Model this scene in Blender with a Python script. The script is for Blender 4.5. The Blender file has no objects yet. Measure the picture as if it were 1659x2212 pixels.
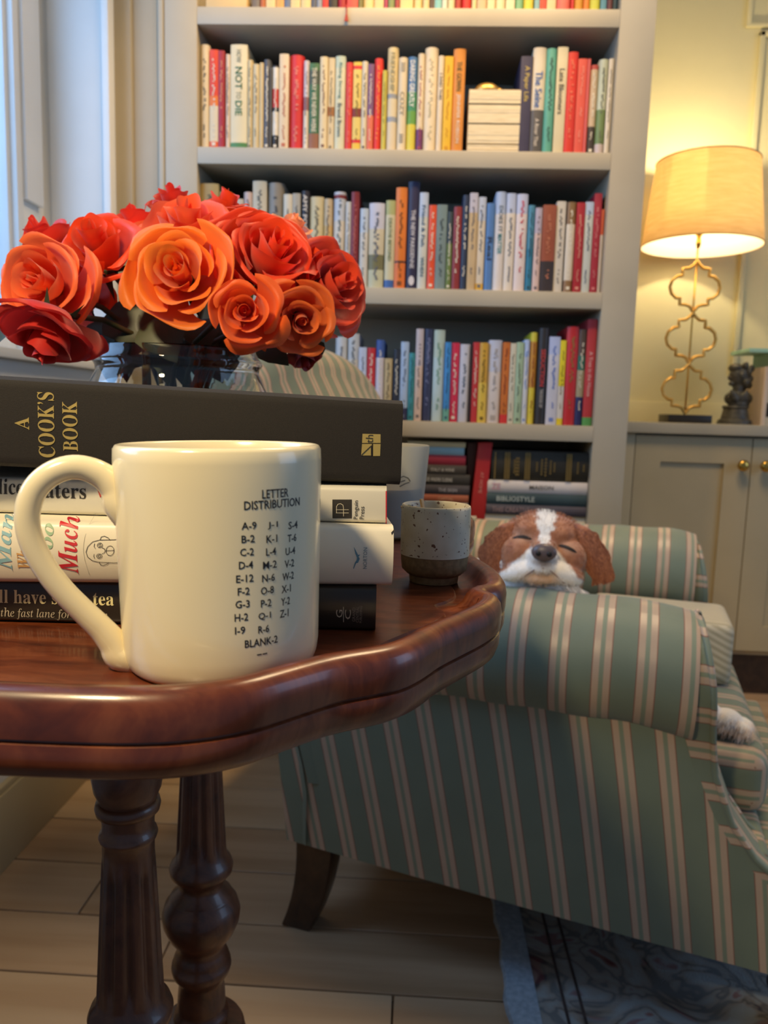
import bpy, bmesh, math, random
from mathutils import Vector, Matrix, noise
R = math.radians
SC = bpy.context.scene
COL = SC.collection
random.seed(7)

# ------------------------------------------------------------------ camera
FPX, CH = 1661.0, 0.80
PITCH, ROLL, YAW = R(7.4), R(-1.7), R(2.5)
cf = Vector((-math.sin(YAW)*math.cos(PITCH), math.cos(YAW)*math.cos(PITCH), -math.sin(PITCH)))
c0 = Vector((math.cos(YAW), math.sin(YAW), 0)); cu0 = c0.cross(cf)
cr = c0*math.cos(ROLL) - cu0*math.sin(ROLL); cu = c0*math.sin(ROLL) + cu0*math.cos(ROLL)
cam = bpy.data.cameras.new('camera'); camo = bpy.data.objects.new('camera', cam); COL.objects.link(camo)
M4 = Matrix((cr, cu, -cf)).transposed().to_4x4(); M4.translation = Vector((0, 0, CH)); camo.matrix_world = M4
cam.sensor_fit = 'VERTICAL'; cam.sensor_height = 36.0; cam.lens = 36.0*FPX/2212
cam.clip_start = 0.01; cam.dof.use_dof = True; cam.dof.focus_distance = 0.38; cam.dof.aperture_fstop = 15.0
SC.camera = camo
SC.view_settings.view_transform = 'Standard'; SC.view_settings.look = 'None'
SC.view_settings.gamma = 1.0; SC.view_settings.use_curve_mapping = False
SC.view_settings.exposure = 0.0
try:
    SC.cycles.use_denoising = True; SC.cycles.max_bounces = 8; SC.cycles.diffuse_bounces = 4
    SC.cycles.transmission_bounces = 8; SC.cycles.transparent_max_bounces = 12
    SC.cycles.caustics_reflective = False; SC.cycles.caustics_refractive = False; SC.cycles.sample_clamp_indirect = 4
except Exception: pass

def ray(px, py): return cf + cr*((px-829.5)/FPX) - cu*((py-1106)/FPX)
def at(px, py, X=None, Y=None, Z=None, D=None):     # a pixel of the photograph as a point on a plane of the room
    d = ray(px, py)
    t = X/d.x if X is not None else Y/d.y if Y is not None else (Z-CH)/d.z if Z is not None else D
    return Vector((0, 0, CH)) + d*t

# ------------------------------------------------------------------ world and lights
W = bpy.data.worlds.new('world'); SC.world = W; W.use_nodes = True
bg = W.node_tree.nodes['Background']; bg.inputs[0].default_value = (0.50, 0.68, 1.0, 1); bg.inputs[1].default_value = 0.22
def area(name, loc, target, size, power, col, sy=None):
    l = bpy.data.lights.new(name, 'AREA'); l.energy = power; l.color = col; l.size = size
    if sy: l.shape = 'RECTANGLE'; l.size_y = sy
    o = bpy.data.objects.new(name, l); COL.objects.link(o); o.location = loc
    o.rotation_euler = (Vector(target)-Vector(loc)).to_track_quat('-Z', 'Y').to_euler(); return o
def spot(name, loc, target, power, col, cone, blend=.5, rad=.05):
    l = bpy.data.lights.new(name, 'SPOT'); l.energy = power; l.color = col; l.spot_size = R(cone); l.spot_blend = blend; l.shadow_soft_size = rad
    o = bpy.data.objects.new(name, l); COL.objects.link(o); o.location = loc
    o.rotation_euler = (Vector(target)-Vector(loc)).to_track_quat('-Z', 'Y').to_euler(); return o
WARM = (1.0, 0.64, 0.25)
spot('ceiling_downlight', (-0.12, 1.12, 2.46), (-0.14, 1.78, 1.42), 72, WARM, 62, .6, .05)
spot('reading_lamp_light', (-0.27, -0.03, 1.24), (-0.16, 0.40, 0.79), 21, (1.0, 0.77, 0.43), 66, .6, .04)
area('ceiling_light_room', (0.45, 1.28, 2.44), (0.45, 1.30, 0.4), 0.5, 19, (1.0, 0.73, 0.42))
area('daylight_window', (-1.35, 0.75, 1.65), (-0.5, 1.35, 1.3), 1.2, 30, (0.32, 0.58, 1.0), 1.3)
area('daylight_far_window', (2.9, 0.55, 1.45), (-0.7, 1.1, 1.2), 1.3, 14, (0.42, 0.64, 1.0), 1.4)

# ------------------------------------------------------------------ materials
def mat(name, col, rough=0.6, metal=0.0, **k):
    m = bpy.data.materials.new(name); m.use_nodes = True; b = m.node_tree.nodes['Principled BSDF']
    b.inputs['Base Color'].default_value = (*col, 1); b.inputs['Roughness'].default_value = rough; b.inputs['Metallic'].default_value = metal
    for a, v in k.items():
        b.inputs[a.replace('_', ' ')].default_value = v
    return m
def srgb(r, g, b):
    f = lambda c: (c/255/12.92) if c/255 <= 0.04045 else ((c/255+0.055)/1.055)**2.4
    return (f(r), f(g), f(b))
class NT:
    def __init__(s, m): s.t = m.node_tree; s.b = s.t.nodes['Principled BSDF']; s.m = m
    def n(s, typ, **k):
        x = s.t.nodes.new(typ)
        for a, v in k.items():
            if a.startswith('i_'):
                key = a[2:]; key = int(key) if key.isdigit() else key.replace('_', ' ')
                x.inputs[key].default_value = v
            else: setattr(x, a, v)
        return x
    def l(s, a, b): s.t.links.new(a, b)
    def ramp(s, fac, stops):
        r = s.n('ShaderNodeValToRGB'); e = r.color_ramp.elements
        while len(e) < len(stops): e.new(0.5)
        for i, (p, c) in enumerate(stops): e[i].position = p; e[i].color = (*c, 1)
        s.l(fac, r.inputs[0]); return r.outputs[0]
def noisy(name, c1, c2, scale=20, rough=0.6, stretch=(1, 1, 1), detail=4, bump=0.0, lo=0.35, hi=0.65, coord='Object', **k):
    m = mat(name, c1, rough, **k); t = NT(m)
    tc = t.n('ShaderNodeTexCoord'); mp = t.n('ShaderNodeMapping'); mp.inputs['Scale'].default_value = stretch
    t.l(tc.outputs[coord], mp.inputs[0]); nz = t.n('ShaderNodeTexNoise', i_Scale=scale, i_Detail=detail); t.l(mp.outputs[0], nz.inputs['Vector'])
    t.l(t.ramp(nz.outputs[0], [(lo, c1), (hi, c2)]), t.b.inputs['Base Color'])
    if bump:
        bp = t.n('ShaderNodeBump', i_Strength=bump, i_Distance=0.001); t.l(nz.outputs[0], bp.inputs['Height']); t.l(bp.outputs[0], t.b.inputs['Normal'])
    return m
M = {}
M['paint'] = noisy('painted_wood', srgb(170, 160, 138), srgb(176, 166, 144), 6, 0.45)
M['wall'] = noisy('plaster_wall', srgb(208, 200, 158), srgb(214, 206, 166), 3, 0.7)
M['trimw'] = noisy('white_trim_paint', srgb(216, 216, 212), srgb(222, 222, 218), 5, 0.4)
M['cab'] = noisy('cabinet_paint', srgb(180, 165, 130), srgb(186, 171, 136), 5, 0.5)
M['top'] = noisy('worktop_paint', srgb(176, 168, 148), srgb(182, 174, 154), 5, 0.35)
M['ceil'] = mat('ceiling_paint', srgb(225, 220, 208), 0.8)
M['plank'] = noisy('oak_plank', srgb(172, 142, 110), srgb(200, 172, 140), 3.5, 0.42, (0.5, 6, 6), 6, 0.25, 0.3, 0.7)
M['plank2'] = noisy('oak_plank_pale', srgb(184, 156, 124), srgb(206, 182, 150), 3.0, 0.42, (0.5, 7, 7), 6, 0.25, 0.3, 0.7)
M['plank3'] = noisy('oak_plank_tan', srgb(162, 132, 100), srgb(192, 162, 130), 4.0, 0.42, (0.5, 6, 6), 6, 0.25, 0.3, 0.7)
M['gap'] = mat('floor_joint', srgb(60, 42, 28), 0.9)
M['ceramic'] = noisy('cream_ceramic', srgb(228, 215, 178), srgb(232, 220, 186), 8, 0.2, Coat_Weight=0.4, Coat_Roughness=0.06)
M['ink'] = mat('black_ink', srgb(26, 22, 20), 0.5)
M['gold'] = mat('gold_foil', srgb(214, 176, 96), 0.3, 0.85)
M['goldlet'] = mat('gold_lettering', srgb(222, 192, 110), 0.35, 0.6)
M['brass'] = mat('brass', srgb(214, 170, 84), 0.22, 1.0)
M['goldleaf'] = noisy('gilded_metal', srgb(206, 160, 78), srgb(226, 186, 108), 40, 0.35, Metallic=0.8)
M['blackbase'] = mat('black_lacquer', srgb(34, 30, 24), 0.35)
M['pages'] = noisy('paper_pages', srgb(206, 188, 148), srgb(226, 210, 174), 30, 0.8, (1, 1, 30), 3, 0.3)
def wood(name, a, b, c, rough=0.28):
    m = mat(name, a, rough, Coat_Weight=0.35, Coat_Roughness=0.12); t = NT(m)
    tc = t.n('ShaderNodeTexCoord'); mp = t.n('ShaderNodeMapping'); mp.inputs['Scale'].default_value = (9, 40, 9); mp.inputs['Rotation'].default_value = (0, 0, 0.9)
    t.l(tc.outputs['Object'], mp.inputs[0]); nz = t.n('ShaderNodeTexNoise', i_Scale=3.0, i_Detail=8.0, i_Roughness=0.65, i_Distortion=0.6); t.l(mp.outputs[0], nz.inputs['Vector'])
    t.l(t.ramp(nz.outputs[0], [(0.3, a), (0.5, b), (0.72, c)]), t.b.inputs['Base Color'])
    n2 = t.n('ShaderNodeTexNoise', i_Scale=90.0, i_Detail=3.0); t.l(tc.outputs['Object'], n2.inputs['Vector'])
    mr = t.n('ShaderNodeMapRange', i_3=rough-0.06, i_4=rough+0.14); t.l(n2.outputs[0], mr.inputs[0]); t.l(mr.outputs[0], t.b.inputs['Roughness'])
    bp = t.n('ShaderNodeBump', i_Strength=0.12, i_Distance=0.0006); t.l(nz.outputs[0], bp.inputs['Height']); t.l(bp.outputs[0], t.b.inputs['Normal'])
    return m
M['mahog'] = wood('mahogany', srgb(62, 24, 12), srgb(96, 44, 22), srgb(124, 66, 36))
M['leg'] = wood('dark_mahogany', srgb(56, 28, 14), srgb(90, 48, 25), srgb(114, 68, 38), 0.38)
M['darkwood'] = wood('dark_stained_wood', srgb(40, 26, 18), srgb(60, 40, 26), srgb(78, 54, 36), 0.35)
def stripes(name, period=0.053, fine=False):
    m = mat(name, srgb(120, 140, 120), 0.48, Sheen_Weight=0.15, Specular_IOR_Level=0.5); t = NT(m)
    uv = t.n('ShaderNodeUVMap'); sx = t.n('ShaderNodeSeparateXYZ'); t.l(uv.outputs[0], sx.inputs[0])
    dv = t.n('ShaderNodeMath', operation='DIVIDE'); dv.inputs[1].default_value = period; t.l(sx.outputs[0], dv.inputs[0])
    fr = t.n('ShaderNodeMath', operation='FRACT'); t.l(dv.outputs[0], fr.inputs[0])
    nz = t.n('ShaderNodeTexNoise', i_Scale=14.0, i_Detail=3.0)
    tc = t.n('ShaderNodeTexCoord'); t.l(tc.outputs['Object'], nz.inputs['Vector'])
    g, g2, p, rd = srgb(112, 124, 106), srgb(128, 138, 116), srgb(182, 158, 136), srgb(128, 72, 54)
    if fine:
        g, p = srgb(176, 164, 134), srgb(206, 194, 164)
        cr_ = t.n('ShaderNodeValToRGB'); stops = [(0.0, g), (0.45, g), (0.55, p), (0.95, p)]
    else:
        cr_ = t.n('ShaderNodeValToRGB'); stops = [(0, g), (.268, g), (.275, rd), (.29, rd), (.295, p), (.44, p), (.45, g2), (.545, g2), (.555, p), (.70, p), (.705, rd), (.72, rd), (.727, g), (1, g)]
    e = cr_.color_ramp.elements
    while len(e) < len(stops): e.new(0.5)
    for i, (q, c) in enumerate(stops): e[i].position = q; e[i].color = (*c, 1)
    t.l(fr.outputs[0], cr_.inputs[0])
    mx = t.n('ShaderNodeMix', data_type='RGBA', blend_type='MULTIPLY'); mx.inputs[0].default_value = 0.35
    t.l(cr_.outputs[0], mx.inputs[6]); t.l(t.ramp(nz.outputs[0], [(0.3, (0.78,)*3), (0.7, (1.1,)*3)]), mx.inputs[7]); t.l(mx.outputs[2], t.b.inputs['Base Color'])
    # satin bands are smoother than the matt ground, with a fine rib
    rr = t.n('ShaderNodeValToRGB'); e = rr.color_ramp.elements
    for q, c in ((0.30, 0.33), (0.445, 0.6), (0.555, 0.33)): e.new(q)
    for i, (q, c) in enumerate([(0, .6), (.295, .34), (.445, .6), (.555, .34), (.705, .6)]): e[i].position = q; e[i].color = (c, c, c, 1)
    rr.color_ramp.interpolation = 'CONSTANT'
    t.l(fr.outputs[0], rr.inputs[0]); t.l(rr.outputs[0], t.b.inputs['Roughness'])
    wv = t.n('ShaderNodeTexNoise', i_Scale=900.0, i_Detail=1.0); t.l(tc.outputs['Object'], wv.inputs['Vector'])
    bp = t.n('ShaderNodeBump', i_Strength=0.25, i_Distance=0.0008); t.l(wv.outputs[0], bp.inputs['Height']); t.l(bp.outputs[0], t.b.inputs['Normal'])
    return m
M['stripe'] = stripes('striped_damask'); M['finestripe'] = stripes('fine_striped_cotton', 0.011, True)
_mc = {}
def cmat(rgb, rough=0.5):
    k = (tuple(rgb), rough)
    if k not in _mc:
        _mc[k] = noisy('book_cover', srgb(*[c*.95 for c in rgb]), srgb(*[max(0, c*.95-10) for c in rgb]), 9, rough)
    return _mc[k]
# ------------------------------------------------------------------ mesh helpers
class MB:
    def __init__(s): s.v = []; s.f = []; s.mi = []; s.uv = None
    def add(s, vs, fs, m=0):
        o = len(s.v); s.v += [tuple(v) for v in vs]; s.f += [tuple(o+i for i in f) for f in fs]; s.mi += [m]*len(fs); return s
    def box(s, a, b, m=0):
        x0, y0, z0 = a; x1, y1, z1 = b
        vs = [(x, y, z) for z in (z0, z1) for y in (y0, y1) for x in (x0, x1)]
        return s.add(vs, [(0, 2, 3, 1), (4, 5, 7, 6), (0, 1, 5, 4), (2, 6, 7, 3), (0, 4, 6, 2), (1, 3, 7, 5)], m)
    def lathe(s, prof, n=48, c=(0, 0), m=0, rf=None, close=True):
        vs = []
        for z, r in prof:
            for k in range(n):
                a = 2*math.pi*k/n; q = rf(a, z, r) if rf else r
                vs.append((c[0]+q*math.cos(a), c[1]+q*math.sin(a), z))
        fs = [(j*n+k, j*n+(k+1) % n, (j+1)*n+(k+1) % n, (j+1)*n+k) for j in range(len(prof)-1) for k in range(n)]
        if close: fs += [tuple(range(n))[::-1], tuple((len(prof)-1)*n+k for k in range(n))]
        return s.add(vs, fs, m)
    def tube(s, pts, rad, n=10, m=0, closed=False, flat=1.0):
        pts = [Vector(p) for p in pts]; N = len(pts); vs = []; up = None
        for i, p in enumerate(pts):
            if closed: t = (pts[(i+1) % N]-pts[i-1]).normalized()
            else: t = (pts[min(i+1, N-1)]-pts[max(i-1, 0)]).normalized()
            if up is None: up = Vector((0, 0, 1)) if abs(t.z) < .9 else Vector((0, 1, 0))
            a = t.cross(up).normalized(); up = a.cross(t).normalized()
            r = rad[i] if hasattr(rad, '__len__') else rad
            for k in range(n):
                q = 2*math.pi*k/n; vs.append(p + a*math.cos(q)*r + up*math.sin(q)*r*flat)
        fs = [(j*n+k, j*n+(k+1) % n, ((j+1) % N)*n+(k+1) % n, ((j+1) % N)*n+k) for j in range(N if closed else N-1) for k in range(n)]
        if not closed: fs += [tuple(range(n))[::-1], tuple((N-1)*n+k for k in range(n))]
        return s.add(vs, fs, m)
    def prism(s, poly, f0, f1, m=0):      # poly of 2-D points, f0/f1 map (x,y) to the two end faces
        n = len(poly); vs = [f0(*p) for p in poly]+[f1(*p) for p in poly]
        return s.add(vs, [tuple(range(n))[::-1], tuple(range(n, 2*n))]+[(i, (i+1) % n, n+(i+1) % n, n+i) for i in range(n)], m)
    def ellipsoid(s, c, r, rot=None, n=16, m=0):
        vs = []; rings = n//2
        rm = rot if rot is not None else Matrix.Identity(3)
        for j in range(1, rings):
            a = math.pi*j/rings
            for k in range(n):
                b = 2*math.pi*k/n; vs.append(Vector(c)+rm@Vector((r[0]*math.sin(a)*math.cos(b), r[1]*math.sin(a)*math.sin(b), r[2]*math.cos(a))))
        vs.append(Vector(c)+rm@Vector((0, 0, r[2]))); vs.append(Vector(c)+rm@Vector((0, 0, -r[2])))
        T, B = len(vs)-2, len(vs)-1; R_ = rings-1
        fs = [(j*n+k, (j+1)*n+k, (j+1)*n+(k+1) % n, j*n+(k+1) % n) for j in range(R_-1) for k in range(n)]
        fs += [(T, k, (k+1) % n) for k in range(n)]+[(B, (R_-1)*n+(k+1) % n, (R_-1)*n+k) for k in range(n)]
        return s.add(vs, fs, m)
    def build(s, name, mats, parent=None, smooth=False, bevel=0, seg=2, sub=0, auto=None, xf=None):
        me = bpy.data.meshes.new(name)
        vs = [xf @ Vector(v) for v in s.v] if xf is not None else s.v
        me.from_pydata(vs, [], s.f)
        for m in (mats if isinstance(mats, (list, tuple)) else [mats]): me.materials.append(m)
        me.polygons.foreach_set('material_index', s.mi)
        if s.uv:
            l = me.uv_layers.new(name='UVMap')
            for lp in me.loops: l.data[lp.index].uv = s.uv[lp.vertex_index]
        b = bmesh.new(); b.from_mesh(me); bmesh.ops.recalc_face_normals(b, faces=b.faces)
        if bevel: bmesh.ops.bevel(b, geom=[e for e in b.edges if len(e.link_faces) == 2 and e.calc_face_angle(0) > 0.5], offset=bevel, segments=seg, profile=0.6, affect='EDGES', clamp_overlap=True)
        b.to_mesh(me); b.free()
        if smooth or auto or bevel:
            me.polygons.foreach_set('use_smooth', [True]*len(me.polygons))
            if auto or bevel: me.set_sharp_from_angle(angle=R(auto or 40))
        o = bpy.data.objects.new(name, me); COL.objects.link(o)
        if parent: o.parent = parent; 
        if parent and any(parent.matrix_basis.translation): o.matrix_parent_inverse = Matrix.Translation(-parent.location)
        if sub:
            md = o.modifiers.new('sub', 'SUBSURF'); md.levels = sub; md.render_levels = sub
        return o
def tag(o, label=None, cat=None, group=None, kind=None):
    for k, v in (('label', label), ('category', cat), ('group', group), ('kind', kind)):
        if v: o[k] = v
    return o
def thing(name, label, cat, loc=(0, 0, 0), group=None):
    o = bpy.data.objects.new(name, None); COL.objects.link(o); o.location = loc; o.empty_display_size = 0.05
    return tag(o, label, cat, group)
def struct(name, mb, m, parent=None, **k):
    o = mb.build(name, m, parent, **k)
    if not parent: o['kind'] = 'structure'
    return o
def box(a, b): return MB().box(a, b)
_tc = {}
def text_raw(s, bold=False):
    k = (s, bold)
    if k not in _tc:
        c = bpy.data.curves.new('t', 'FONT'); c.body = s; c.size = 1; c.align_x = 'CENTER'; c.resolution_u = 2
        if bold: c.offset = 0.014
        o = bpy.data.objects.new('t', c); COL.objects.link(o); bpy.context.view_layer.update()
        me = bpy.data.meshes.new_from_object(o.evaluated_get(bpy.context.evaluated_depsgraph_get()))
        vs = [v.co.copy() for v in me.vertices]; fs = [tuple(p.vertices) for p in me.polygons]
        bpy.data.objects.remove(o); bpy.data.curves.remove(c); bpy.data.meshes.remove(me)
        x0, x1 = min(v.x for v in vs), max(v.x for v in vs); y0, y1 = min(v.y for v in vs), max(v.y for v in vs)
        _tc[k] = (vs, fs, x0, x1, y0, y1)
    return _tc[k]
def ser(s, style='b'):      # mathematical serif letters of the built-in font: bold, italic or bold italic
    base = {'b': (0x1d400, 0x1d41a), 'i': (0x1d434, 0x1d44e), 'bi': (0x1d468, 0x1d482)}[style]; out = ''
    for ch in s:
        if 'A' <= ch <= 'Z': out += chr(base[0]+ord(ch)-65)
        elif 'a' <= ch <= 'z': out += '\u210e' if (style == 'i' and ch == 'h') else chr(base[1]+ord(ch)-97)
        else: out += ch
    return out
def put_text(mb, s, c, ux, uy, h=None, w=None, nrm=None, m=0, bold=False, cap=None):
    """text centred on c, baseline along ux, up along uy; h = height of the glyph box, w = its width (squeezes)"""
    vs, fs, x0, x1, y0, y1 = text_raw(s, bold)
    sy = (h/(y1-y0)) if h else None; sx = (w/(x1-x0)) if w else None
    if sy is None: sy = sx
    if sx is None: sx = sy
    ux, uy, c = Vector(ux), Vector(uy), Vector(c)
    pts = [c + ux*((v.x-(x0+x1)/2)*sx) + uy*((v.y-(y0+y1)/2)*sy) for v in vs]
    if nrm is not None:
        nrm = Vector(nrm); n = len(pts); mb.add([p+nrm for p in pts], fs, m)
    else: mb.add(pts, fs, m)
    return mb

# ================================================================== SETTING
PO = M['paint']
struct('floor', box((-0.70, -0.6, -0.03), (3.0, 2.7, -0.012)), M['gap'])
floor = bpy.data.objects['floor']
rows = [0.0, 0.125, .25, .375, .50, .625, .75, .862, .972, 1.10, 1.235, 1.375, 1.53, 1.67, 1.80, 1.93, 2.06, 2.19, 2.32, 2.45, 2.62]
for i in range(len(rows)-1):
    xs = [-0.70, -0.20+0.9*((i*0.37) % 1), 1.25+0.8*((i*0.61) % 1), 3.0]
    if i == 8: xs = [-0.70, -0.35, 1.5, 3.0]
    if i == 9: xs = [-0.70, -0.513, 1.30, 3.0]
    if i == 7: xs = [-0.70, -0.01, 1.6, 3.0]
    if i in (10, 12): xs = [-0.70, 0.35, 1.7, 3.0]
    for j in range(3):
        b = box((xs[j]+.0012, rows[i]+.0014, -0.012), (xs[j+1]-.0012, rows[i+1]-.0014, 0.0))
        b.build('plank', [M['plank'], M['plank2'], M['plank3']][(i*5+j*2+i//3) % 3], floor, bevel=0.0012, seg=1)
XW = -0.70
def yx(px, x=XW, py=200): return at(px, py, X=x).y
YR = 1.725                                            # the window sits in a deep reveal whose far cheek faces the room
XF = at(108, 200, Y=YR).x; XS = XF-.004
ya, y53, y40, y25, y12 = yx(90, XS), yx(53, XS), yx(40, XS), yx(25, XS-.02), yx(12, XS-.02)
wl = MB(); wl.box((-0.98, YR, 0), (XW, 2.0, 2.5)); wl.box((-0.98, -0.6, 0), (XW, YR, 0.87)); wl.box((-0.98, -0.6, 2.25), (XW, YR, 2.5)); wl.box((-0.98, -0.6, .87), (XW, 0.05, 2.25))
struct('wall_left', wl, M['trimw'])
struct('baseboard_left', box((XW, -0.6, 0), (XW+.014, 1.77, 0.135)).box((XW, -0.6, .135), (XW+.010, 1.77, .147)), M['cab'], bevel=0.002)
struct('trim_1', box((XF, YR-.006, .889), (XW-.004, YR-.0002, 2.25)), M['trimw'], bevel=0.001)
struct('trim_2', box((XW-.004, YR-.014, .15), (XW+.012, YR+.02, 2.3)), M['trimw'], bevel=0.003)
win = tag(bpy.data.objects.new('window_1', None), kind='structure'); COL.objects.link(win)
box((XS-.05, ya, .889), (XS-.016, YR-.0002, 2.25)).build('jamb', M['trimw'], win)
box((XS-.02, y53, 1.215), (XS, ya-.002, 2.25)).build('sash_track', M['trimw'], win, bevel=.001)
box((XS-.03, y53, .889), (XS-.012, ya-.002, 1.215)).build('sash_track', M['trimw'], win, bevel=.001)
box((XS-.04, y40, .889), (XS-.008, y53, 2.25)).build('sash_bead', M['trimw'], win, bevel=.002)
box((XS-.06, y25, .889), (XS-.03, y40, 2.25)).build('sash_stile', M['trimw'], win, bevel=.002)
box((XS-.055, y12, .889), (XS-.022, y25, 2.25)).build('sash_stile', M['trimw'], win, bevel=.002)
box((XS-.06, .05, .889), (XS-.022, .09, 2.25)).build('sash_stile', M['trimw'], win, bevel=.002)
box((XS-.06, .09, .889), (XS-.022, y12, .93)).build('sash_rail', M['trimw'], win, bevel=.002)
box((XS-.06, .09, 2.2), (XS-.022, y12, 2.25)).build('sash_rail', M['trimw'], win, bevel=.002)
gl = bpy.data.materials.new('window_glass'); gl.use_nodes = True; gt = gl.node_tree; gt.nodes.clear()
_o = gt.nodes.new('ShaderNodeOutputMaterial'); _m = gt.nodes.new('ShaderNodeMixShader'); _m.inputs[0].default_value = .06
_a = gt.nodes.new('ShaderNodeBsdfTransparent'); _g = gt.nodes.new('ShaderNodeBsdfGlossy'); _g.inputs['Roughness'].default_value = .02
gt.links.new(_a.outputs[0], _m.inputs[1]); gt.links.new(_g.outputs[0], _m.inputs[2]); gt.links.new(_m.outputs[0], _o.inputs[0])
box((XS-.043, .09, .93), (XS-.039, y12, 2.2)).build('pane', gl, win)
box((XS-.06, 0.05, .8705), (XW+.02, YR-.015, .888)).build('sill', M['trimw'], win, bevel=.003)
# wall plane left of the bookcase, wall behind the lamp, ceiling
struct('wall_back', box((-0.98, 2.62, 0), (3.0, 2.72, 2.5)).box((XW, 1.80, 0), (-0.591, 2.62, 2.5)), M['wall'])
struct('trim_3', box((XW, 1.772, 0), (-0.663, 1.80, 2.5)), PO, bevel=.002)
struct('trim_4', box((-0.663, 1.785, 0), (-0.603, 1.80, 2.5)), PO, bevel=.001)
struct('trim_5', box((-0.604, 1.776, 0), (-0.592, 1.80, 2.5)), PO, bevel=.003)
struct('ceiling', box((-0.98, -0.6, 2.5), (3.0, 2.72, 2.56)), M['ceil'])
YB = 2.62
def bw(px, py): return at(px, py, Y=YB)
a = bw(1359, 866); struct('trim_6', box((.47, YB-.012, .78), (2.6, YB, a.z)), M['wall'], bevel=.003)
t7 = MB()
p = bw(1609, 57)
t7.box((p.x, YB-.012, p.z-.006), (2.6, YB, p.z+.006)); t7.box((p.x, YB-.012, p.z), (p.x+.016, YB, 2.4))
struct('trim_7', t7, M['wall'], bevel=.003)
t8 = MB(); t8.box((p.x+.045, YB-.014, .95), (p.x+.063, YB, p.z-.018)); t8.box((p.x+.045, YB-.014, p.z-.034), (2.6, YB, p.z-.018))
struct('trim_8', t8, M['wall'], bevel=.003)

# ================================================================== BOOKCASE
BX0, BX1, BY = -0.518, 0.394, 1.78
bc = thing('bookcase', 'tall painted built-in bookcase full of books behind the armchair', 'bookcase', (0, 1.95, 0))
box((-0.591, BY, 0), (BX0, BY+.022, 2.4)).build('stile', PO, bc, bevel=.002)
box((BX1, BY, 0), (0.470, BY+.022, 2.4)).build('stile', PO, bc, bevel=.002)
box((-0.591, BY+.022, 0), (BX0, 2.08, 2.4)).build('side_panel', PO, bc)
box((BX1, BY+.022, 0), (0.470, YB, 2.4)).build('side_panel', PO, bc)
box((-0.591, 2.08, 0), (0.470, 2.10, 2.4)).build('back_panel', PO, bc)
SZ = [1.664, 1.374, 1.078, .782, .480]
for z in SZ:
    box((BX0, BY, z-.036), (BX1, 2.08, z)).build('shelf', PO, bc, bevel=.0015)
box((-0.591, BY, 2.3), (0.470, BY+.022, 2.4)).build('top_rail', PO, bc, bevel=.002)
box((BX0, BY+.002, 0), (BX1, 2.08, .10)).build('plinth', PO, bc)
box((BX0, BY, .19), (BX1, 2.08, .226)).build('shelf', PO, bc, bevel=.0015)

# ------------------------------------------------------------------ books on the shelves
CN = []
def cname(c):
    r, g, b = c; mx, mn = max(c), min(c)
    if mx < 62: return 'black'
    if mx-mn < 30:
        if mx > 205: return 'white'
        if mx > 150: return 'pale grey'
        return 'grey' if mx > 95 else 'dark grey'
    if r >= g and r >= b:
        if mx-mn < 75 and mx > 190: return 'cream' if g > b+8 and g > 185 else 'pale pink' if g < 190 else 'cream'
        if g > 160 and b < 150: return 'yellow' if g > 175 else 'ochre'
        if g > 95 and b < 110: return 'orange' if r > 190 else 'brown'
        if r > 190: return 'coral' if g > 80 else 'red'
        return 'dark red' if g < 75 else 'brown'
    if g >= b: return 'pale green' if mx > 185 else 'green'
    if r > g+12: return 'purple'
    if mx < 110: return 'navy'
    return 'pale blue' if mn > 150 else 'blue' if g < 140 or mx-g > 60 else 'teal' if mx < 200 else 'light blue'
ORD = ['first', 'second', 'third', 'fourth', 'fifth', 'sixth', 'seventh', 'eighth', 'ninth', 'tenth', 'eleventh', 'twelfth', 'thirteenth', 'fourteenth', 'fifteenth', 'sixteenth', 'seventeenth', 'eighteenth', 'nineteenth', 'twentieth', 'twenty-first', 'twenty-second', 'twenty-third', 'twenty-fourth']
def book_mesh(x0, x1, y0, y1, z0, z1, bands, c, round_=0.3):
    """standing book with a rounded spine toward -y; bands = [(fraction from top, colour)]"""
    mb = MB(); w = x1-x0; n = 6; d = w*round_*.5
    prof = [(x0, y1)]+[(x0+w*i/n, y0+d*(abs(2*i/n-1)**2.4)) for i in range(n+1)]+[(x1, y1)]
    zs = [1.0]+[1-f for f, _ in bands[1:]]+[0.0]; mats = [cmat(k) for _, k in bands]
    N = len(prof)
    for i in range(len(zs)-1):
        za, zb = z0+(z1-z0)*zs[i+1], z0+(z1-z0)*zs[i]
        vs = [(x, y, za) for x, y in prof]+[(x, y, zb) for x, y in prof]
        fs = [(k, (k+1) % N, N+(k+1) % N, N+k) for k in range(N)]
        if i == 0: fs.append(tuple(range(N, 2*N)))
        if i == len(zs)-2: fs.append(tuple(range(N)))
        mb.add(vs, fs, i)
    return mb, mats
def lum(c): return .3*c[0]+.59*c[1]+.11*c[2]
def scribble(mb, xc, y, zt, zb, w, rng, m=0):     # lettering too blurred to read in the photograph: small strokes
    z = zt
    while z > zb:
        h = rng.uniform(.0022, .0045)
        if rng.random() < .16: z -= .005; continue
        a = rng.uniform(-.5, .1)*w; b = a+rng.uniform(.35, .6)*w
        mb.box((xc+max(a, -w/2), y, z-h), (xc+min(b, w/2), y+.0004, z), m); z -= h+.0012
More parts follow.
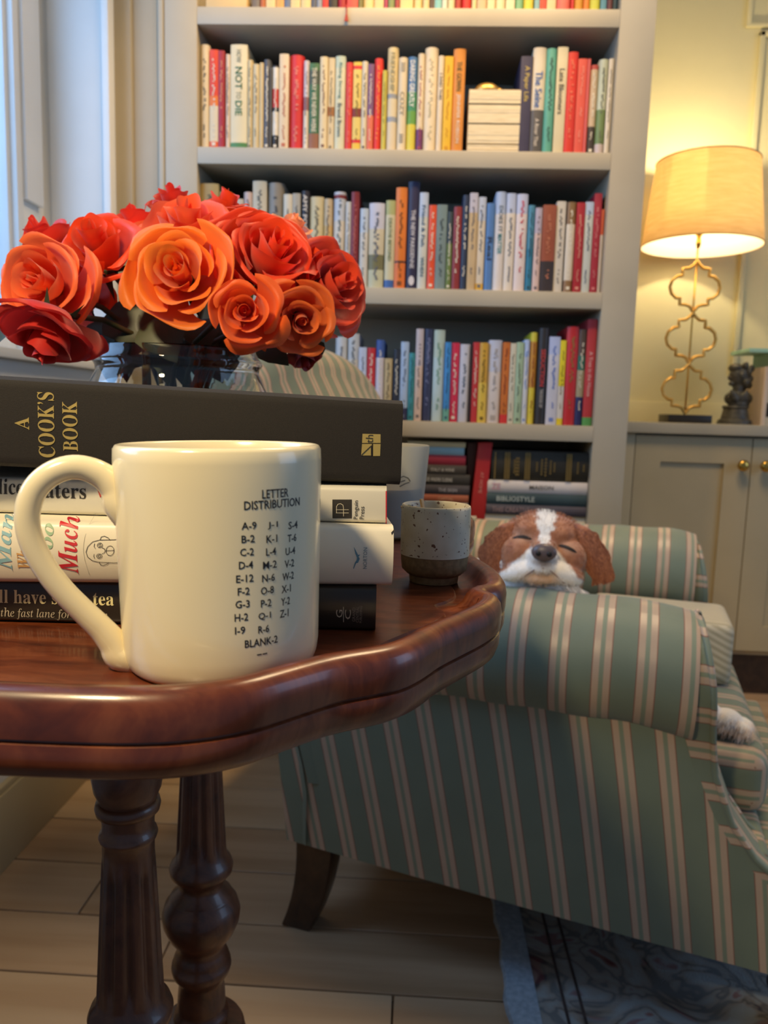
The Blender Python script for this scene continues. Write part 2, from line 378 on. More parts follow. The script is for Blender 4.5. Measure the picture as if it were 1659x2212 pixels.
def shelf_row(idx, zbase, ybot, rows, group, where, yfront=BY+.016, htop=None):
    n = len(rows); rng = random.Random(100+idx)
    names = [cname(r[3][0][1]) for r in rows]
    for i, r in enumerate(rows):
        x0p, x1p, yt, bands = r[:4]; title = r[4] if len(r) > 4 else None; tcol = r[5] if len(r) > 5 else None
        xl = at(rows[-1][1], ybot, Y=yfront).x; fx = min(1, (BX1-.0014-BX0)/(xl-BX0)); xa = max(BX0+(at(x0p, ybot, Y=yfront).x-BX0)*fx+.0004, BX0+.001); xb = BX0+(at(x1p, ybot, Y=yfront).x-BX0)*fx-.0004
        if htop: zt = zbase+htop(i)
        else: zt = at((x0p+x1p)/2, yt, Y=yfront).z
        dep = .12+rng.random()*.04
        yf = yfront+rng.uniform(0, .006)
        mb, mats = book_mesh(xa, xb, yf, yf+dep, zbase+.0005, zt, bands, None, rng.choice([.15, .35, .6]))
        o = mb.build('book', mats, auto=50)
        if len(bands) > 1 and names[i] != cname(bands[-1][1]): look = f'{names[i]} and {cname(bands[1][1])}' if cname(bands[1][1]) != names[i] else f'{names[i]}'
        else: look = names[i]
        size = 'thick ' if xb-xa > .026 else 'thin ' if xb-xa < .0125 else ''
        side = f'{ORD[i]} from the left end' if i < n/2 else f'{ORD[n-1-i]} from the right end'
        tag(o, f'{size}{look} book, {side} of the {where}', 'book', group)
        w = xb-xa; base = bands[0][1]
        dark = lum(base) > 120
        tc = tcol or (tuple(int(c*.55) for c in base) if dark else (226, 218, 196))
        tb = MB(); yy = yf-.0006
        if title:
            lines = title if isinstance(title, list) else [(title, .10, .80, tc, .5)]
            for k, (s, f0, f1, c, ws) in enumerate(lines):
                H = zt-zbase; zc = zt-H*(f0+f1)/2
                one = MB(); put_text(one, s, ((xa+xb)/2, yy, zc), (0, 0, -1), (1, 0, 0), h=w*ws, w=H*(f1-f0), bold=True)
                one.build('title_lettering', cmat(c), o)
        elif w > .009 and not htop:
            H = zt-zbase
            scribble(tb, (xa+xb)/2, yy, zt-H*rng.uniform(.07, .14), zt-H*rng.uniform(.55, .68), w*.36, rng)
            scribble(tb, (xa+xb)/2, yy, zt-H*.74, zt-H*rng.uniform(.8, .9), w*.3, rng)
            tb.build('title_lettering', cmat(tc), o)
            if rng.random() < .5: box(((xa+xb)/2-w*.2, yy, zbase+H*.04), ((xa+xb)/2+w*.2, yy+.0006, zbase+H*.04+w*.35)).build('emblem', cmat(tc), o)
CR, WH, BE, RD, DR, NV, BK, GN, TL, OR, YE, GY, PK, LB = (222, 206, 172), (226, 218, 200), (206, 186, 146), (212, 48, 44), (142, 34, 40), (52, 54, 84), (44, 40, 38), (70, 112, 72), (84, 164, 152), (226, 108, 46), (224, 190, 72), (112, 112, 114), (224, 190, 176), (186, 202, 218)
B = lambda *a: [(a[i], a[i+1]) for i in range(0, len(a), 2)]
S1 = [
 (428.7, 451.8, 95, B(0, CR)), (451.8, 471, 106, B(0, (226, 74, 40), .46, (232, 124, 40), .56, CR, .92, (226, 98, 44))), (471, 484.6, 108, B(0, (168, 42, 50)), None, (226, 160, 110)), (484.6, 497, 114, B(0, (216, 196, 172))),
 (497, 533.8, 94, B(0, (226, 212, 172), .93, (82, 132, 74), .985, (226, 212, 172)), [('HOW', .05, .17, (150, 146, 116), .3), ('NOT', .21, .42, (38, 96, 56), .42), ('TO', .44, .51, (160, 156, 120), .3), ('DIE', .53, .67, (50, 110, 60), .40)]),
 (533.8, 545, 127, B(0, (204, 186, 142))), (545, 560, 136, B(0, (208, 192, 152))), (560, 569.5, 133, B(0, (206, 184, 136))), (569.5, 584, 127, B(0, (86, 88, 94))), (584, 587.5, 145, B(0, (96, 96, 94))),
 (587.5, 603.5, 140, B(0, BK, .02, WH, .27, (206, 70, 62), .49, BK, .54, WH, .82, BK)), (604, 624.5, 116, B(0, (222, 200, 164)), None, (190, 110, 80)), (624.5, 656, 116, B(0, (208, 46, 46)), None, (226, 130, 110)),
 (656.5, 668.5, 129, B(0, (200, 190, 190), .4, (150, 106, 110), .55, (216, 206, 186))), (669, 691, 135, B(0, GN, .08, (60, 74, 58), .24, (56, 102, 66), .80, (140, 92, 64)), [('THE WAY WE NEVER WERE', .05, .78, (226, 218, 190), .45)]),
 (692, 709, 122, B(0, (220, 202, 160)), None, (120, 84, 70)), (709, 724, 122, B(0, (212, 194, 154), .52, (158, 104, 52), .62, (212, 194, 154))),
 (724.5, 747, 118, B(0, (188, 200, 176), .12, (208, 206, 172)), [('Rising Strong', .07, .44, (98, 134, 130), .4), ('Brené Brown', .49, .84, (96, 108, 108), .42)]),
 (747, 764, 132, B(0, (212, 58, 44)), None, (226, 120, 96)), (764, 783, 131, B(0, YE, .04, RD, .08, (224, 196, 104), .51, (126, 44, 36), .61, (222, 196, 104), .86, RD, .9, YE)), (783, 796, 131, B(0, (214, 202, 172)), None, (40, 36, 34)),
 (796, 810, 136, B(0, (122, 82, 118), .58, (220, 112, 80))), (810, 828, 123, B(0, (226, 56, 40)), None, (240, 150, 60)), (828, 838, 151, B(0, (200, 188, 78))),
 (838, 861.5, 101, B(0, (222, 202, 150), .44, (150, 154, 158), .485, (216, 202, 168), .66, (150, 156, 166), .71, (216, 200, 168)), [('FRIENDSHIP', .05, .42, (160, 150, 112), .42)]),
 (862, 882, 123, B(0, (222, 206, 172)), [('COZY', .36, .61, (160, 146, 118), .5), ('))))', .05, .15, (140, 130, 112), .5), ('))))', .80, .90, (120, 112, 104), .5)]),
 (882, 903.5, 120, B(0, (76, 122, 168), .36, (66, 140, 100), .56, (104, 158, 70), .70, (214, 200, 70)), [('DARING GREATLY', .04, .52, (236, 236, 226), .5)]),
 (904, 919, 113, B(0, (222, 204, 170), .76, (112, 54, 104)), None, (160, 70, 90)), (919, 948, 100, B(0, (230, 212, 176)), None, (200, 188, 150)),
 (948, 962, 118, B(0, (226, 208, 176)), [('I SAID THIS', .18, .45, (90, 80, 70), .4)]), (962, 981, 120, B(0, (230, 182, 44)), None, (206, 146, 30)), (981, 1007.5, 103, B(0, (216, 140, 52)), [('THE GOWN', .12, .40, (96, 84, 40), .42), ('JENNIFER ROBSON', .43, .90, (236, 214, 190), .38)]),
]
S1b = [(1127.6, 1154, 119, B(0, (62, 58, 82)), [('A Paper Life', .10, .46, (190, 168, 96), .5)]), (1154, 1182.5, 100, B(0, (216, 204, 180), .58, (92, 88, 84)), [('The Seine', .22, .56, (50, 96, 160), .55), ('A River That', .66, .92, (216, 206, 190), .3)]),
 (1182.5, 1205.7, 103, B(0, (98, 168, 146))), (1205.7, 1229, 100, B(0, (214, 202, 166)), [('Late Bloomers', .2, .62, (96, 90, 76), .5)]), (1229, 1252, 110, B(0, (212, 56, 40)), None, (228, 120, 90)), (1252, 1272, 125, B(0, (216, 88, 72)), None, (232, 140, 120)),
 (1272, 1279.5, 126, B(0, (206, 92, 84))), (1279.5, 1297.5, 138, B(0, (178, 74, 66), .05, (198, 176, 146), .68, (70, 60, 52))), (1298, 1318.5, 126, B(0, (186, 194, 172), .52, (110, 134, 84), .88, (196, 184, 184))), (1318.5, 1330, 125, B(0, (216, 206, 186)))]
allb = S1+S1b
shelf_row(1, SZ[1], 322, allb, 'books standing on the upper shelf', 'upper shelf row')
S2 = [(430, 471, 395, B(0, (178, 154, 96), .2, (176, 164, 140))), (474, 499.5, 414, B(0, (186, 168, 112))), (505, 525, 429, B(0, (190, 184, 170))), (525, 544.7, 414, B(0, (200, 178, 168))), (544.7, 575, 390, B(0, (196, 186, 160))), (576, 611, 394, B(0, (140, 134, 122))),
 (611, 630.5, 419, B(0, (208, 200, 178))), (630.5, 647.7, 417, B(0, (170, 164, 148))), (648.6, 667, 411, B(0, (44, 40, 46)), [('AMY POEHLER', .04, .6, (222, 214, 200), .5)]), (668, 697, 423, B(0, (206, 192, 148))), (698, 716.5, 428, B(0, (196, 176, 140), .3, (204, 170, 108))), (719, 745, 413, B(0, (196, 198, 206), .03, (128, 50, 48), .07, (188, 196, 206), .3, (212, 204, 188)), None, (110, 120, 120)),
 (745.5, 757, 435, B(0, (196, 196, 190))), (757, 774.5, 414, B(0, (128, 36, 40)), None, (190, 110, 100)), (777, 795, 450, B(0, (186, 198, 208), .3, (206, 202, 190))), (796, 830, 438, B(0, (196, 196, 206), .3, (204, 194, 164), .60, (120, 116, 76), .78, (194, 192, 158))),
 (832, 853, 432, B(0, (170, 172, 112), .16, (204, 196, 158), .90, (62, 98, 160)), [('DEATHS BEYOND', .2, .68, (120, 130, 80), .35)]), (853, 877.5, 404, B(0, (222, 122, 34), .72, (60, 36, 20), .74, (222, 116, 34))),
 (879, 904, 390, B(0, (46, 42, 70)), [('THE NEW PARISIENNE', .26, .80, (214, 208, 206), .36), ('●', .87, .96, (214, 208, 206), .5)]), (904, 923.5, 415, B(0, (186, 198, 214), .25, (204, 204, 190)), [('Friend & Fish', .13, .55, (70, 96, 120), .42), ('WHEN', .66, .86, (80, 110, 120), .42)]),
 (925, 942, 442, B(0, (224, 82, 36))), (942, 965, 441, B(0, (118, 136, 132))), (965, 978.5, 456, B(0, (56, 66, 66), .4, (106, 124, 54))), (979, 997, 445, B(0, (138, 48, 46))), (997, 1012, 420, B(0, (46, 56, 78))),
 (1012, 1030, 416, B(0, (190, 186, 196), .2, (196, 170, 128))), (1030, 1048.5, 424, B(0, (190, 198, 212), .25, (212, 200, 178), .92, (222, 178, 60))), (1050, 1068, 437, B(0, (82, 124, 178)), [('Real', .38, .64, (40, 56, 84), .6)]),
 (1068.5, 1092, 413, B(0, (176, 190, 214), .22, (216, 208, 200)), [('DOES IT', .14, .40, (100, 110, 110), .36), ('MATTER', .42, .62, (70, 140, 140), .42)]), (1092, 1113, 416, B(0, (180, 190, 212), .2, (216, 206, 190))), (1114, 1138, 418, B(0, (186, 192, 214), .2, (220, 206, 200)), None, (200, 70, 80)),
 (1139, 1155, 442, B(0, (76, 136, 160), .5, (46, 120, 148))), (1155, 1170.7, 448, B(0, (180, 170, 184), .3, (212, 184, 174))), (1171, 1200.5, 442, B(0, (152, 82, 56), .64, (56, 46, 46)), None, (190, 120, 90)), (1201, 1221, 433, B(0, (206, 198, 182))), (1224, 1243, 435, B(0, (132, 102, 62), .24, (214, 204, 184), .86, (142, 110, 72))),
 (1243.5, 1261.6, 437, B(0, (168, 38, 46)), None, (216, 150, 130)), (1262, 1280.5, 435, B(0, (178, 194, 216), .14, (196, 202, 196))), (1281, 1297.7, 416, B(0, (164, 46, 62)), None, (210, 130, 130)), (1298, 1304.5, 451, B(0, (204, 92, 56), .3, (206, 190, 170)))]
shelf_row(2, SZ[2], 625, S2, 'books standing on the middle shelf', 'middle shelf row')
S3 = [(722, 747, 727, B(0, (196, 200, 202))), (749, 773, 720, B(0, (186, 190, 190), .3, (200, 194, 178))), (773, 790, 750, B(0, (186, 196, 214))), (790, 809, 751, B(0, (192, 48, 50), .6, (216, 204, 180))), (810, 828, 734, B(0, (64, 92, 158), .22, (206, 200, 206))), (829, 846, 774, B(0, (188, 168, 124))), (847.5, 863, 755, B(0, (44, 46, 56))),
 (863, 881, 738, B(0, (170, 190, 214), .84, (50, 48, 82))), (881, 895, 762, B(0, (64, 146, 152))), (895, 911.5, 710, B(0, (196, 184, 184), .4, (212, 186, 166))), (912, 932.5, 710, B(0, (56, 60, 88)), None, (130, 136, 168)), (933.5, 957.5, 712, B(0, (186, 202, 186), .3, (186, 206, 204)), None, (120, 160, 130)),
 (958, 972, 739, B(0, (62, 136, 196), .84, (110, 170, 150))), (972, 990, 740, B(0, (206, 42, 72))), (991, 1012.5, 743, B(0, (196, 196, 204)), None, (70, 80, 90)), (1013, 1018, 746, B(0, (56, 40, 36))), (1019, 1033, 739, B(0, (192, 54, 54))), (1033, 1052, 740, B(0, (204, 158, 46), .5, (222, 188, 70))),
 (1053, 1081.5, 734, B(0, (192, 196, 210), .38, (212, 202, 194), ), None, (170, 160, 150)), (1082.5, 1099, 739, B(0, (198, 110, 40), .89, (206, 52, 48)), None, (130, 50, 30)), (1099, 1112, 741, B(0, (206, 200, 176))), (1112, 1128.6, 739, B(0, (162, 186, 152))), (1128.8, 1141, 733, B(0, (176, 192, 222), .2, (204, 206, 208)), None, (90, 120, 190)),
 (1142, 1157, 717, B(0, (214, 200, 60), .1, (196, 138, 38), .6, (214, 194, 56)), None, (140, 60, 30)), (1158, 1181, 708, B(0, (46, 42, 40)), [('SEDUCTION', .22, .60, (206, 70, 64), .42), ('THE BOOK OF', .63, .82, (190, 186, 180), .3)]), (1181.5, 1205.5, 727, B(0, (176, 188, 222), .2, (200, 200, 210)), None, (110, 130, 190)),
 (1205.5, 1218.5, 735, B(0, (222, 204, 40), .54, (212, 206, 196), .92, (226, 200, 40))), (1219, 1244.6, 705, B(0, (190, 40, 42)), None, (150, 110, 60)), (1245.2, 1261.5, 711, B(0, (88, 72, 62), .27, (44, 106, 90), .42, (160, 150, 120), .70, (44, 46, 96))), (1262, 1283, 689, B(0, (182, 58, 62), .92, (92, 158, 90)), [('A Tree in the House', .3, .72, (226, 170, 166), .4)])]
shelf_row(3, SZ[3], 914, S3, 'books standing on the lower shelf', 'lower shelf row')
o1 = lambda xs, cols: [(xs[i], xs[i+1]-.5, 0, B(0, cols[i])) for i in range(len(cols))]
x_a = [543, 561, 575, 596, 614.5, 628, 650, 673, 685, 697, 710.5, 730, 751, 775, 786, 810, 831, 840, 855, 866, 895]
c_a = [(110, 104, 100), (176, 96, 50), (222, 196, 140), (210, 160, 90), (96, 112, 140), (216, 194, 140), (216, 196, 140), (78, 84, 98), (140, 146, 156), (210, 52, 40), BK, (168, 24, 34), (226, 84, 70), (122, 116, 60), (228, 204, 140), (226, 196, 140), (176, 66, 90), (126, 140, 84), (160, 60, 50), (228, 204, 140)]
x_b = [895, 915.5, 930.5, 941, 957.5, 969.5, 986, 1000, 1022, 1033.5, 1055.5, 1073, 1096, 1116, 1135, 1158.5, 1170, 1185.5, 1206, 1238, 1244.5, 1265, 1278.5, 1302, 1315.5, 1329, 1341]
c_b = [(228, 206, 146), (224, 202, 150), (96, 78, 66), (130, 190, 186), (206, 210, 190), (224, 206, 160), (176, 64, 46), (206, 46, 36), (222, 204, 150), (212, 180, 140), (222, 206, 160), (226, 208, 164), (220, 208, 170), (120, 172, 130), (220, 200, 70), (130, 172, 176), (206, 78, 58), (216, 196, 150), (216, 112, 96), (212, 62, 56), (206, 150, 50), (226, 132, 50), (200, 200, 70), (84, 140, 156), (98, 54, 56), (42, 72, 84)]
rr = random.Random(5); hh = [rr.uniform(.17, .23) for _ in range(60)]
shelf_row(0, SZ[0], 17, o1(x_a+x_b[1:], c_a+c_b), 'books standing on the top shelf', 'top shelf row', htop=lambda i: hh[i])
# a cream book lying at the left of the top shelf
b = MB(); b.box((-.50, BY+.006, SZ[0]+.0006), (-.41, BY+.17, SZ[0]+.03)); o = b.build('book', cmat((222, 190, 130)), bevel=.002); tag(o, 'cream book lying flat at the left end of the top shelf', 'book')
# red ribbon bookmark hanging over the top shelf edge
p0 = at(748, 14, Y=BY-.002); rb = MB()
rb.tube([(p0.x, BY+.016, SZ[0]+.0035), (p0.x, BY+.006, SZ[0]+.004), (p0.x, BY-.002, SZ[0]+.003), (p0.x+.001, BY-.004, SZ[0]-.002), (p0.x+.001, BY-.004, SZ[0]-.012)], .0016, 8)
for k in range(7): rb.tube([(p0.x+.001, BY-.004, SZ[0]-.011), (p0.x+.001+(k-3)*.0012, BY-.005, SZ[0]-.03)], .0012, 6)
tag(rb.build('bookmark', cmat((170, 36, 36))), 'red tassel bookmark hanging over the edge of the top shelf', 'bookmark')
# fore-edge stack with the gold ornament
stk = [(328, 311), (311, 267), (265, 224.5), (224.5, 192)]; z = SZ[1]
names4 = ['bottom of the stack', 'second from the bottom of the stack', 'third from the bottom of the stack', 'top of the stack under the gold ornament']
for k, (ya_, yb_) in enumerate(stk):
    z += .0004 if k == 0 else 0; h = at(1068, yb_, Y=BY+.02).z-z if k < 3 else at(1068, 192, Y=BY+.02).z-z
    xa, xb = at(1010, 260, Y=BY+.02).x+.001, at(1126, 260, Y=BY+.02).x-.002
    t = MB(); t.box((xa, BY+.022, z+.0005), (xb, BY+.18, z+.0015)); t.box((xa, BY+.022, z+h-.0012), (xb, BY+.18, z+h-.0002)); t.box((xb-.001, BY+.022, z+.0005), (xb, BY+.18, z+h-.0002))
    o = t.build('book', cmat((172, 150, 110))); tag(o, f'thick book lying with page edges outward, {names4[k]}', 'book', 'books lying in a stack on the upper shelf')
    pg = MB()
    for q in range(7): pg.box((xa+.0005, BY+.020+rng_ if (rng_ := random.uniform(0, .0012)) else BY+.02, z+.0015+(h-.003)*q/7), (xb-.001, BY+.178, z+.0015+(h-.003)*(q+1)/7-.0002))
    pg.build('page_block', M['pages'], o); z += h
zt = z
orn = thing('gold_ornament', 'small gold bird ornament on the page-edge stack on the upper shelf', 'ornament', (at(1060, 180, Y=BY+.05).x, BY+.05, zt))
cx = orn.location.x
MB().ellipsoid((cx-.008, BY+.05, zt+.006), (.028, .02, .017), n=18).build('body', M['goldleaf'], orn, smooth=True)
t = MB(); t.tube([(cx+.012, BY+.048, zt+.010), (cx+.024, BY+.044, zt+.006), (cx+.036, BY+.040, zt+.0015)], [.006, .003, .0012], 8); t.build('tail', M['goldleaf'], orn, smooth=True)
t = MB()
for k in range(6): t.tube([(cx-.02, BY+.06, zt+.018), (cx-.004+.004*k, BY+.065, zt+.026+.004*math.sin(k)), (cx+.012+.005*k, BY+.06, zt+.014)], [.001, .0014, .0006], 5)
t.build('plume', M['blackbase'], orn)

# lowest visible shelf: lying stacks
def lying(x0p, x1p, yb, yt, cols, label, text=None, name='book', dep=.17, yoff=.018, group=None, z0=None):
    Yf = BY+yoff; xa, xb = at(x0p, (yb+yt)/2, Y=Yf).x, min(BX1-.0012, at(x1p, (yb+yt)/2, Y=Yf).x)
    zb = at((x0p+x1p)/2, yb, Y=Yf).z if z0 is None else z0; zt_ = at((x0p+x1p)/2, yt, Y=Yf).z-.0004
    mb = MB(); n = 5; h = zt_-zb
    prof = [(Yf+dep, zb)]+[(Yf+h*.12*(abs(2*i/n-1)**2.2), zb+h*i/n) for i in range(n+1)]+[(Yf+dep, zt_)]
    mb.prism(prof, lambda y, z: (xa, y, z), lambda y, z: (xb, y, z))
    o = mb.build(name, cmat(cols[0]), auto=50); tag(o, label, 'book', group)
    for s, fx0, fx1, fh, c in (text or []):
        t = MB(); put_text(t, s, (xa+(xb-xa)*(fx0+fx1)/2, Yf-.0008, (zb+zt_)/2), (1, 0, 0), (0, 0, 1), h=(zt_-zb)*fh, w=(xb-xa)*(fx1-fx0), bold=True); t.build('title_lettering', cmat(c), o)
    return o, xa, xb, zb, zt_
G4 = 'books lying in the left stack on the bottom shelf'
L = [((880, 1036), 1146, 1127, (214, 206, 190), 'white book at the bottom of the left stack on the bottom shelf', None),
     ((880, 1029), 1127, 1112, (204, 198, 184), 'second lowest white book of the left stack on the bottom shelf', None),
     ((880, 1010), 1112, 1084.5, (206, 200, 190), 'thick pale book under the rust coloured one on the bottom shelf', None),
     ((880, 1012), 1084.5, 1068, (158, 88, 62), 'rust brown book lying in the left stack on the bottom shelf', [('CAPITAL', .5, .75, .4, (200, 150, 120))]),
     ((880, 1014), 1068, 1047, (66, 62, 70), 'dark slate book lying above the rust book on the bottom shelf', [('THE SIGN', .5, .8, .35, (170, 170, 180))]),
     ((880, 1015), 1047, 1024, (50, 48, 46), 'black book lying above the dark slate book on the bottom shelf', [('DE VINDRE CUISINE', .3, .72, .35, (190, 190, 186))]),
     ((880, 1007), 1024, 1004, (70, 64, 58), 'dark grey book lying under the crimson book on the bottom shelf', [('ITALY & WINE', .4, .8, .35, (190, 186, 178))]),
     ((880, 1006), 1004, 982, (158, 40, 62), 'crimson book lying in the left stack on the bottom shelf', None),
     ((880, 1003), 982, 965, (140, 178, 192), 'light blue book lying near the top of the left stack', None),
     ((880, 1006), 965, 954, (196, 188, 150), 'cream book topmost of the left stack on the bottom shelf', None)]
zz = SZ[4]+.0005
for (x, yb, yt, c, lb, tx) in L:
    o, _, _, _, zz = lying(x[0], x[1], yb, yt, [c], lb, tx, group=G4, z0=zz+.0002)
G5 = 'large books lying in the right stack on the bottom shelf'
zz = SZ[4]+.0005
for (x, yb, yt, c, lb, tx) in [
    ((1047, 1269), 1146, 1113, (208, 200, 180), 'large cream book with grey capitals, bottom of the right stack', [('LIVE BEAUTIFUL', .31, .93, .5, (140, 134, 120))]),
    ((1050, 1270), 1113, 1092, (78, 74, 86), 'large dark photo-covered book in the right stack on the bottom shelf', [('THIS CREATIVE LIFE', .06, .55, .5, (150, 130, 136))]),
    ((1051, 1272), 1092, 1066, (52, 74, 82), 'large slate teal book under the white one in the right stack', [('BIBLIOSTYLE', .10, .48, .42, (176, 190, 190))]),
    ((1053, 1274), 1066, 1040, (212, 208, 208), 'large white book under the black and gold volume', [('MAISON', .42, .66, .34, (90, 90, 90)), ('ZE', .04, .13, .5, (200, 150, 170))])]:
    o, xa_, xb_, _, zz = lying(x[0], x[1], yb, yt, [c], lb, tx, group=G5, z0=zz+.0002)
o, xa_, xb_, zb_, zt_ = lying(1062, 1274, 1040, 975, [(44, 42, 34)], 'large black volume with gold bands topmost of the right stack', None, z0=zz+.0002, group=G5)
gb = MB(); Yf = BY+.0165
for f in (.03, .135, .155, .175, .345, .365, .385, .77, .79, .81): gb.box((xa_+(xb_-xa_)*f, Yf, zb_+.003), (xa_+(xb_-xa_)*f+.0022, Yf+.002, zt_-.004))
for f, h in ((.23, .6), (.25, .8), (.27, .8), (.46, .4), (.51, .7), (.55, .8), (.60, .6), (.64, .4), (.88, .5), (.94, .3)):
    zc = (zb_+zt_)/2; hh_ = (zt_-zb_)*h*.4; n = 6
    for q in range(n): gb.box((xa_+(xb_-xa_)*f, Yf, zc-hh_+2*hh_*q/n), (xa_+(xb_-xa_)*f+.003, Yf+.002, zc-hh_+2*hh_*(q+.6)/n))
gb.build('gold_tooling', mat('dull_gold', srgb(140, 118, 66), .4, .4), o)
def leaner(tx0, tx1, ty, bx0, bx1, by, col, lab, yoff=.02, txt=None):
    Yf = BY+yoff; q = [at(bx0, by, Y=Yf), at(bx1, by, Y=Yf), at(tx1, ty, Y=Yf), at(tx0, ty, Y=Yf)]
    t = MB().prism([(v.x, v.z) for v in q], lambda x, z: (x, Yf, z), lambda x, z: (x, Yf+.15, z)); o = t.build('book', cmat(col), bevel=.001); tag(o, lab, 'book')
    if txt:
        up = (q[3]-q[0]).normalized(); rt = Vector((up.z, 0, -up.x)); g = MB()
        put_text(g, txt, (q[0]+q[1]+q[2]+q[3])/4+Vector((0, -.0008, 0)), -up, rt, h=.008, w=.05, bold=True); g.build('title_lettering', cmat((216, 130, 120)), o)
lz = at(1030, 1140, Y=BY+.02)
leaner(1034, 1064, 956, 1014, 1046, 1128, (176, 32, 36), 'red book leaning between the two stacks on the bottom shelf', .02, 'AT HOME')
leaner(1010, 1033, 956, 1007, 1016, 1070, (70, 26, 24), 'dark maroon book leaning behind the red one on the bottom shelf', .05)

# ================================================================== CABINET, WORKTOP AND WHAT STANDS ON IT
CY = 2.20
cab = thing('base_cabinet', 'painted shaker base cabinet with brass knobs under the table lamp', 'cabinet', (1.3, 2.3, 0))
box((.471, CY+.02, .13), (2.20, YB-.013, .762)).build('body', M['cab'], cab)
box((.471, CY+.06, 0), (2.20, YB-.013, .13)).build('toe_kick', M['darkwood'], cab)
box((.471, CY-.002, .13), (.604, CY+.02, .762)).build('filler_strip', M['cab'], cab, bevel=.001)
def door(x0, x1, knob):
    d = MB(); z0, z1, f = .148, .757, .072; y0 = CY-.002
    d.box((x0, y0, z0), (x0+f, CY+.019, z1)); d.box((x1-f, y0, z0), (x1, CY+.019, z1)); d.box((x0+f, y0, z0), (x1-f, CY+.019, z0+f)); d.box((x0+f, y0, z1-f), (x1-f, CY+.019, z1)); d.box((x0+f, y0+.008, z0+f), (x1-f, CY+.019, z1-f))
    o = d.build('door', M['cab'], cab)
    kn = MB(); pr = [(0, .006), (.010, .005), (.014, .010), (.019, .0150), (.025, .0160), (.030, .0120), (.032, .004)]
    kn.lathe(pr, 20); X = Matrix.Translation((knob, y0, .682)) @ Matrix.Rotation(R(90), 4, 'X'); kn.build('knob', M['brass'], o, smooth=True, xf=X)
door(.606, .9265, .898); door(.9295, 1.25, .960); door(1.253, 1.573, 1.53)
tp = struct  # keep name short
wt = box((.471, CY-.022, .764), (2.22, YB-.013, .794)).build('worktop', M['top'], bevel=.002); tag(wt, 'painted worktop on the base cabinet carrying lamp and bust', 'worktop')

# table lamp of stacked gilded quatrefoils
LX, LY, LZ = .803, 2.40, .7945
lamp = thing('table_lamp', 'gilded quatrefoil table lamp with a lit tan drum shade', 'lamp', (LX, LY, LZ))
MB().box((LX-.064, LY-.05, LZ), (LX+.064, LY+.05, LZ+.024)).build('base', M['blackbase'], lamp, bevel=.002)
half = [(0, 0), (.028, .046), (.060, .058), (.104, .060), (.104, .108), (.134, .108), (.170, .140), (.184, .190), (.170, .240), (.130, .274), (.098, .276), (.098, .330), (.050, .334), (.018, .362), (0, .390)]
sc_ = .1500/.390; lean = R(0)
for k in range(3):
    zb = LZ+.028+k*.1500
    pts = []
    hs = [(x*.155/.178*.46, y) for x, y in half]
    for sgn in (1, -1):
        seq = hs if sgn == 1 else hs[::-1][1:-1]
        pts += [(LX+sgn*x, LY, zb+y*sc_) for x, y in seq]
    # densify
    P2 = []
    for i in range(len(pts)):
        a_, b_ = Vector(pts[i]), Vector(pts[(i+1) % len(pts)])
        P2 += [a_, a_.lerp(b_, .5)]
    t = MB(); t.tube(P2, .0048, 10, closed=True, flat=1.0); t.build('quatrefoil', M['goldleaf'], lamp, smooth=True)
t = MB(); t.tube([(LX, LY+.002, LZ+.02), (LX, LY+.002, LZ+.54)], .0028, 10); t.build('rod', M['brass'], lamp, smooth=True)
t = MB(); t.lathe([(LZ+.515, .005), (LZ+.53, .008), (LZ+.545, .006), (LZ+.555, .012), (LZ+.58, .012), (LZ+.59, .009)], 16, (LX, LY)); t.build('socket', M['brass'], lamp, smooth=True)
bulb = bpy.data.materials.new('glowing_bulb'); bulb.use_nodes = True; bb = bulb.node_tree.nodes['Principled BSDF']; bb.inputs['Emission Color'].default_value = (1, .72, .38, 1); bb.inputs['Emission Strength'].default_value = 22
t = MB(); t.lathe([(LZ+.59, .011), (LZ+.605, .018), (LZ+.63, .029), (LZ+.65, .029), (LZ+.668, .018), (LZ+.675, .003)], 20, (LX, LY)); t.build('bulb', bulb, lamp, smooth=True)
shm = mat('linen_shade', srgb(206, 160, 96), .85); T = NT(shm)
tc = T.n('ShaderNodeTexCoord'); mp = T.n('ShaderNodeMapping'); mp.inputs['Scale'].default_value = (6, 6, 60); T.l(tc.outputs['Object'], mp.inputs[0]); nz = T.n('ShaderNodeTexNoise', i_Scale=3.0, i_Detail=6.0); T.l(mp.outputs[0], nz.inputs['Vector'])
cc = T.ramp(nz.outputs[0], [(.3, srgb(214, 178, 122)), (.7, srgb(230, 198, 144))]); T.l(cc, T.b.inputs['Base Color'])
tr = T.n('ShaderNodeBsdfTranslucent'); T.l(cc, tr.inputs[0]); mx = T.n('ShaderNodeMixShader'); mx.inputs[0].default_value = .38
T.l(T.b.outputs[0], mx.inputs[1]); T.l(tr.outputs[0], mx.inputs[2]); T.l(mx.outputs[0], T.t.nodes['Material Output'].inputs[0])
shin = mat('shade_lining', srgb(250, 246, 234), .8); T2 = NT(shin); tr2 = T2.n('ShaderNodeBsdfTranslucent'); tr2.inputs[0].default_value = (.95, .92, .84, 1); mx2 = T2.n('ShaderNodeMixShader'); mx2.inputs[0].default_value = .45
T2.l(T2.b.outputs[0], mx2.inputs[1]); T2.l(tr2.outputs[0], mx2.inputs[2]); T2.l(mx2.outputs[0], T2.t.nodes['Material Output'].inputs[0])
SB, ST = at(1524, 530, Y=LY).z-.004, at(1545, 352, Y=LY).z
t = MB(); n = 64; vs = []
for (z, r) in ((SB, .170), (ST, .143)):
    vs += [(LX+.008+r*math.cos(2*math.pi*k/n), LY+r*math.sin(2*math.pi*k/n), z) for k in range(n)]
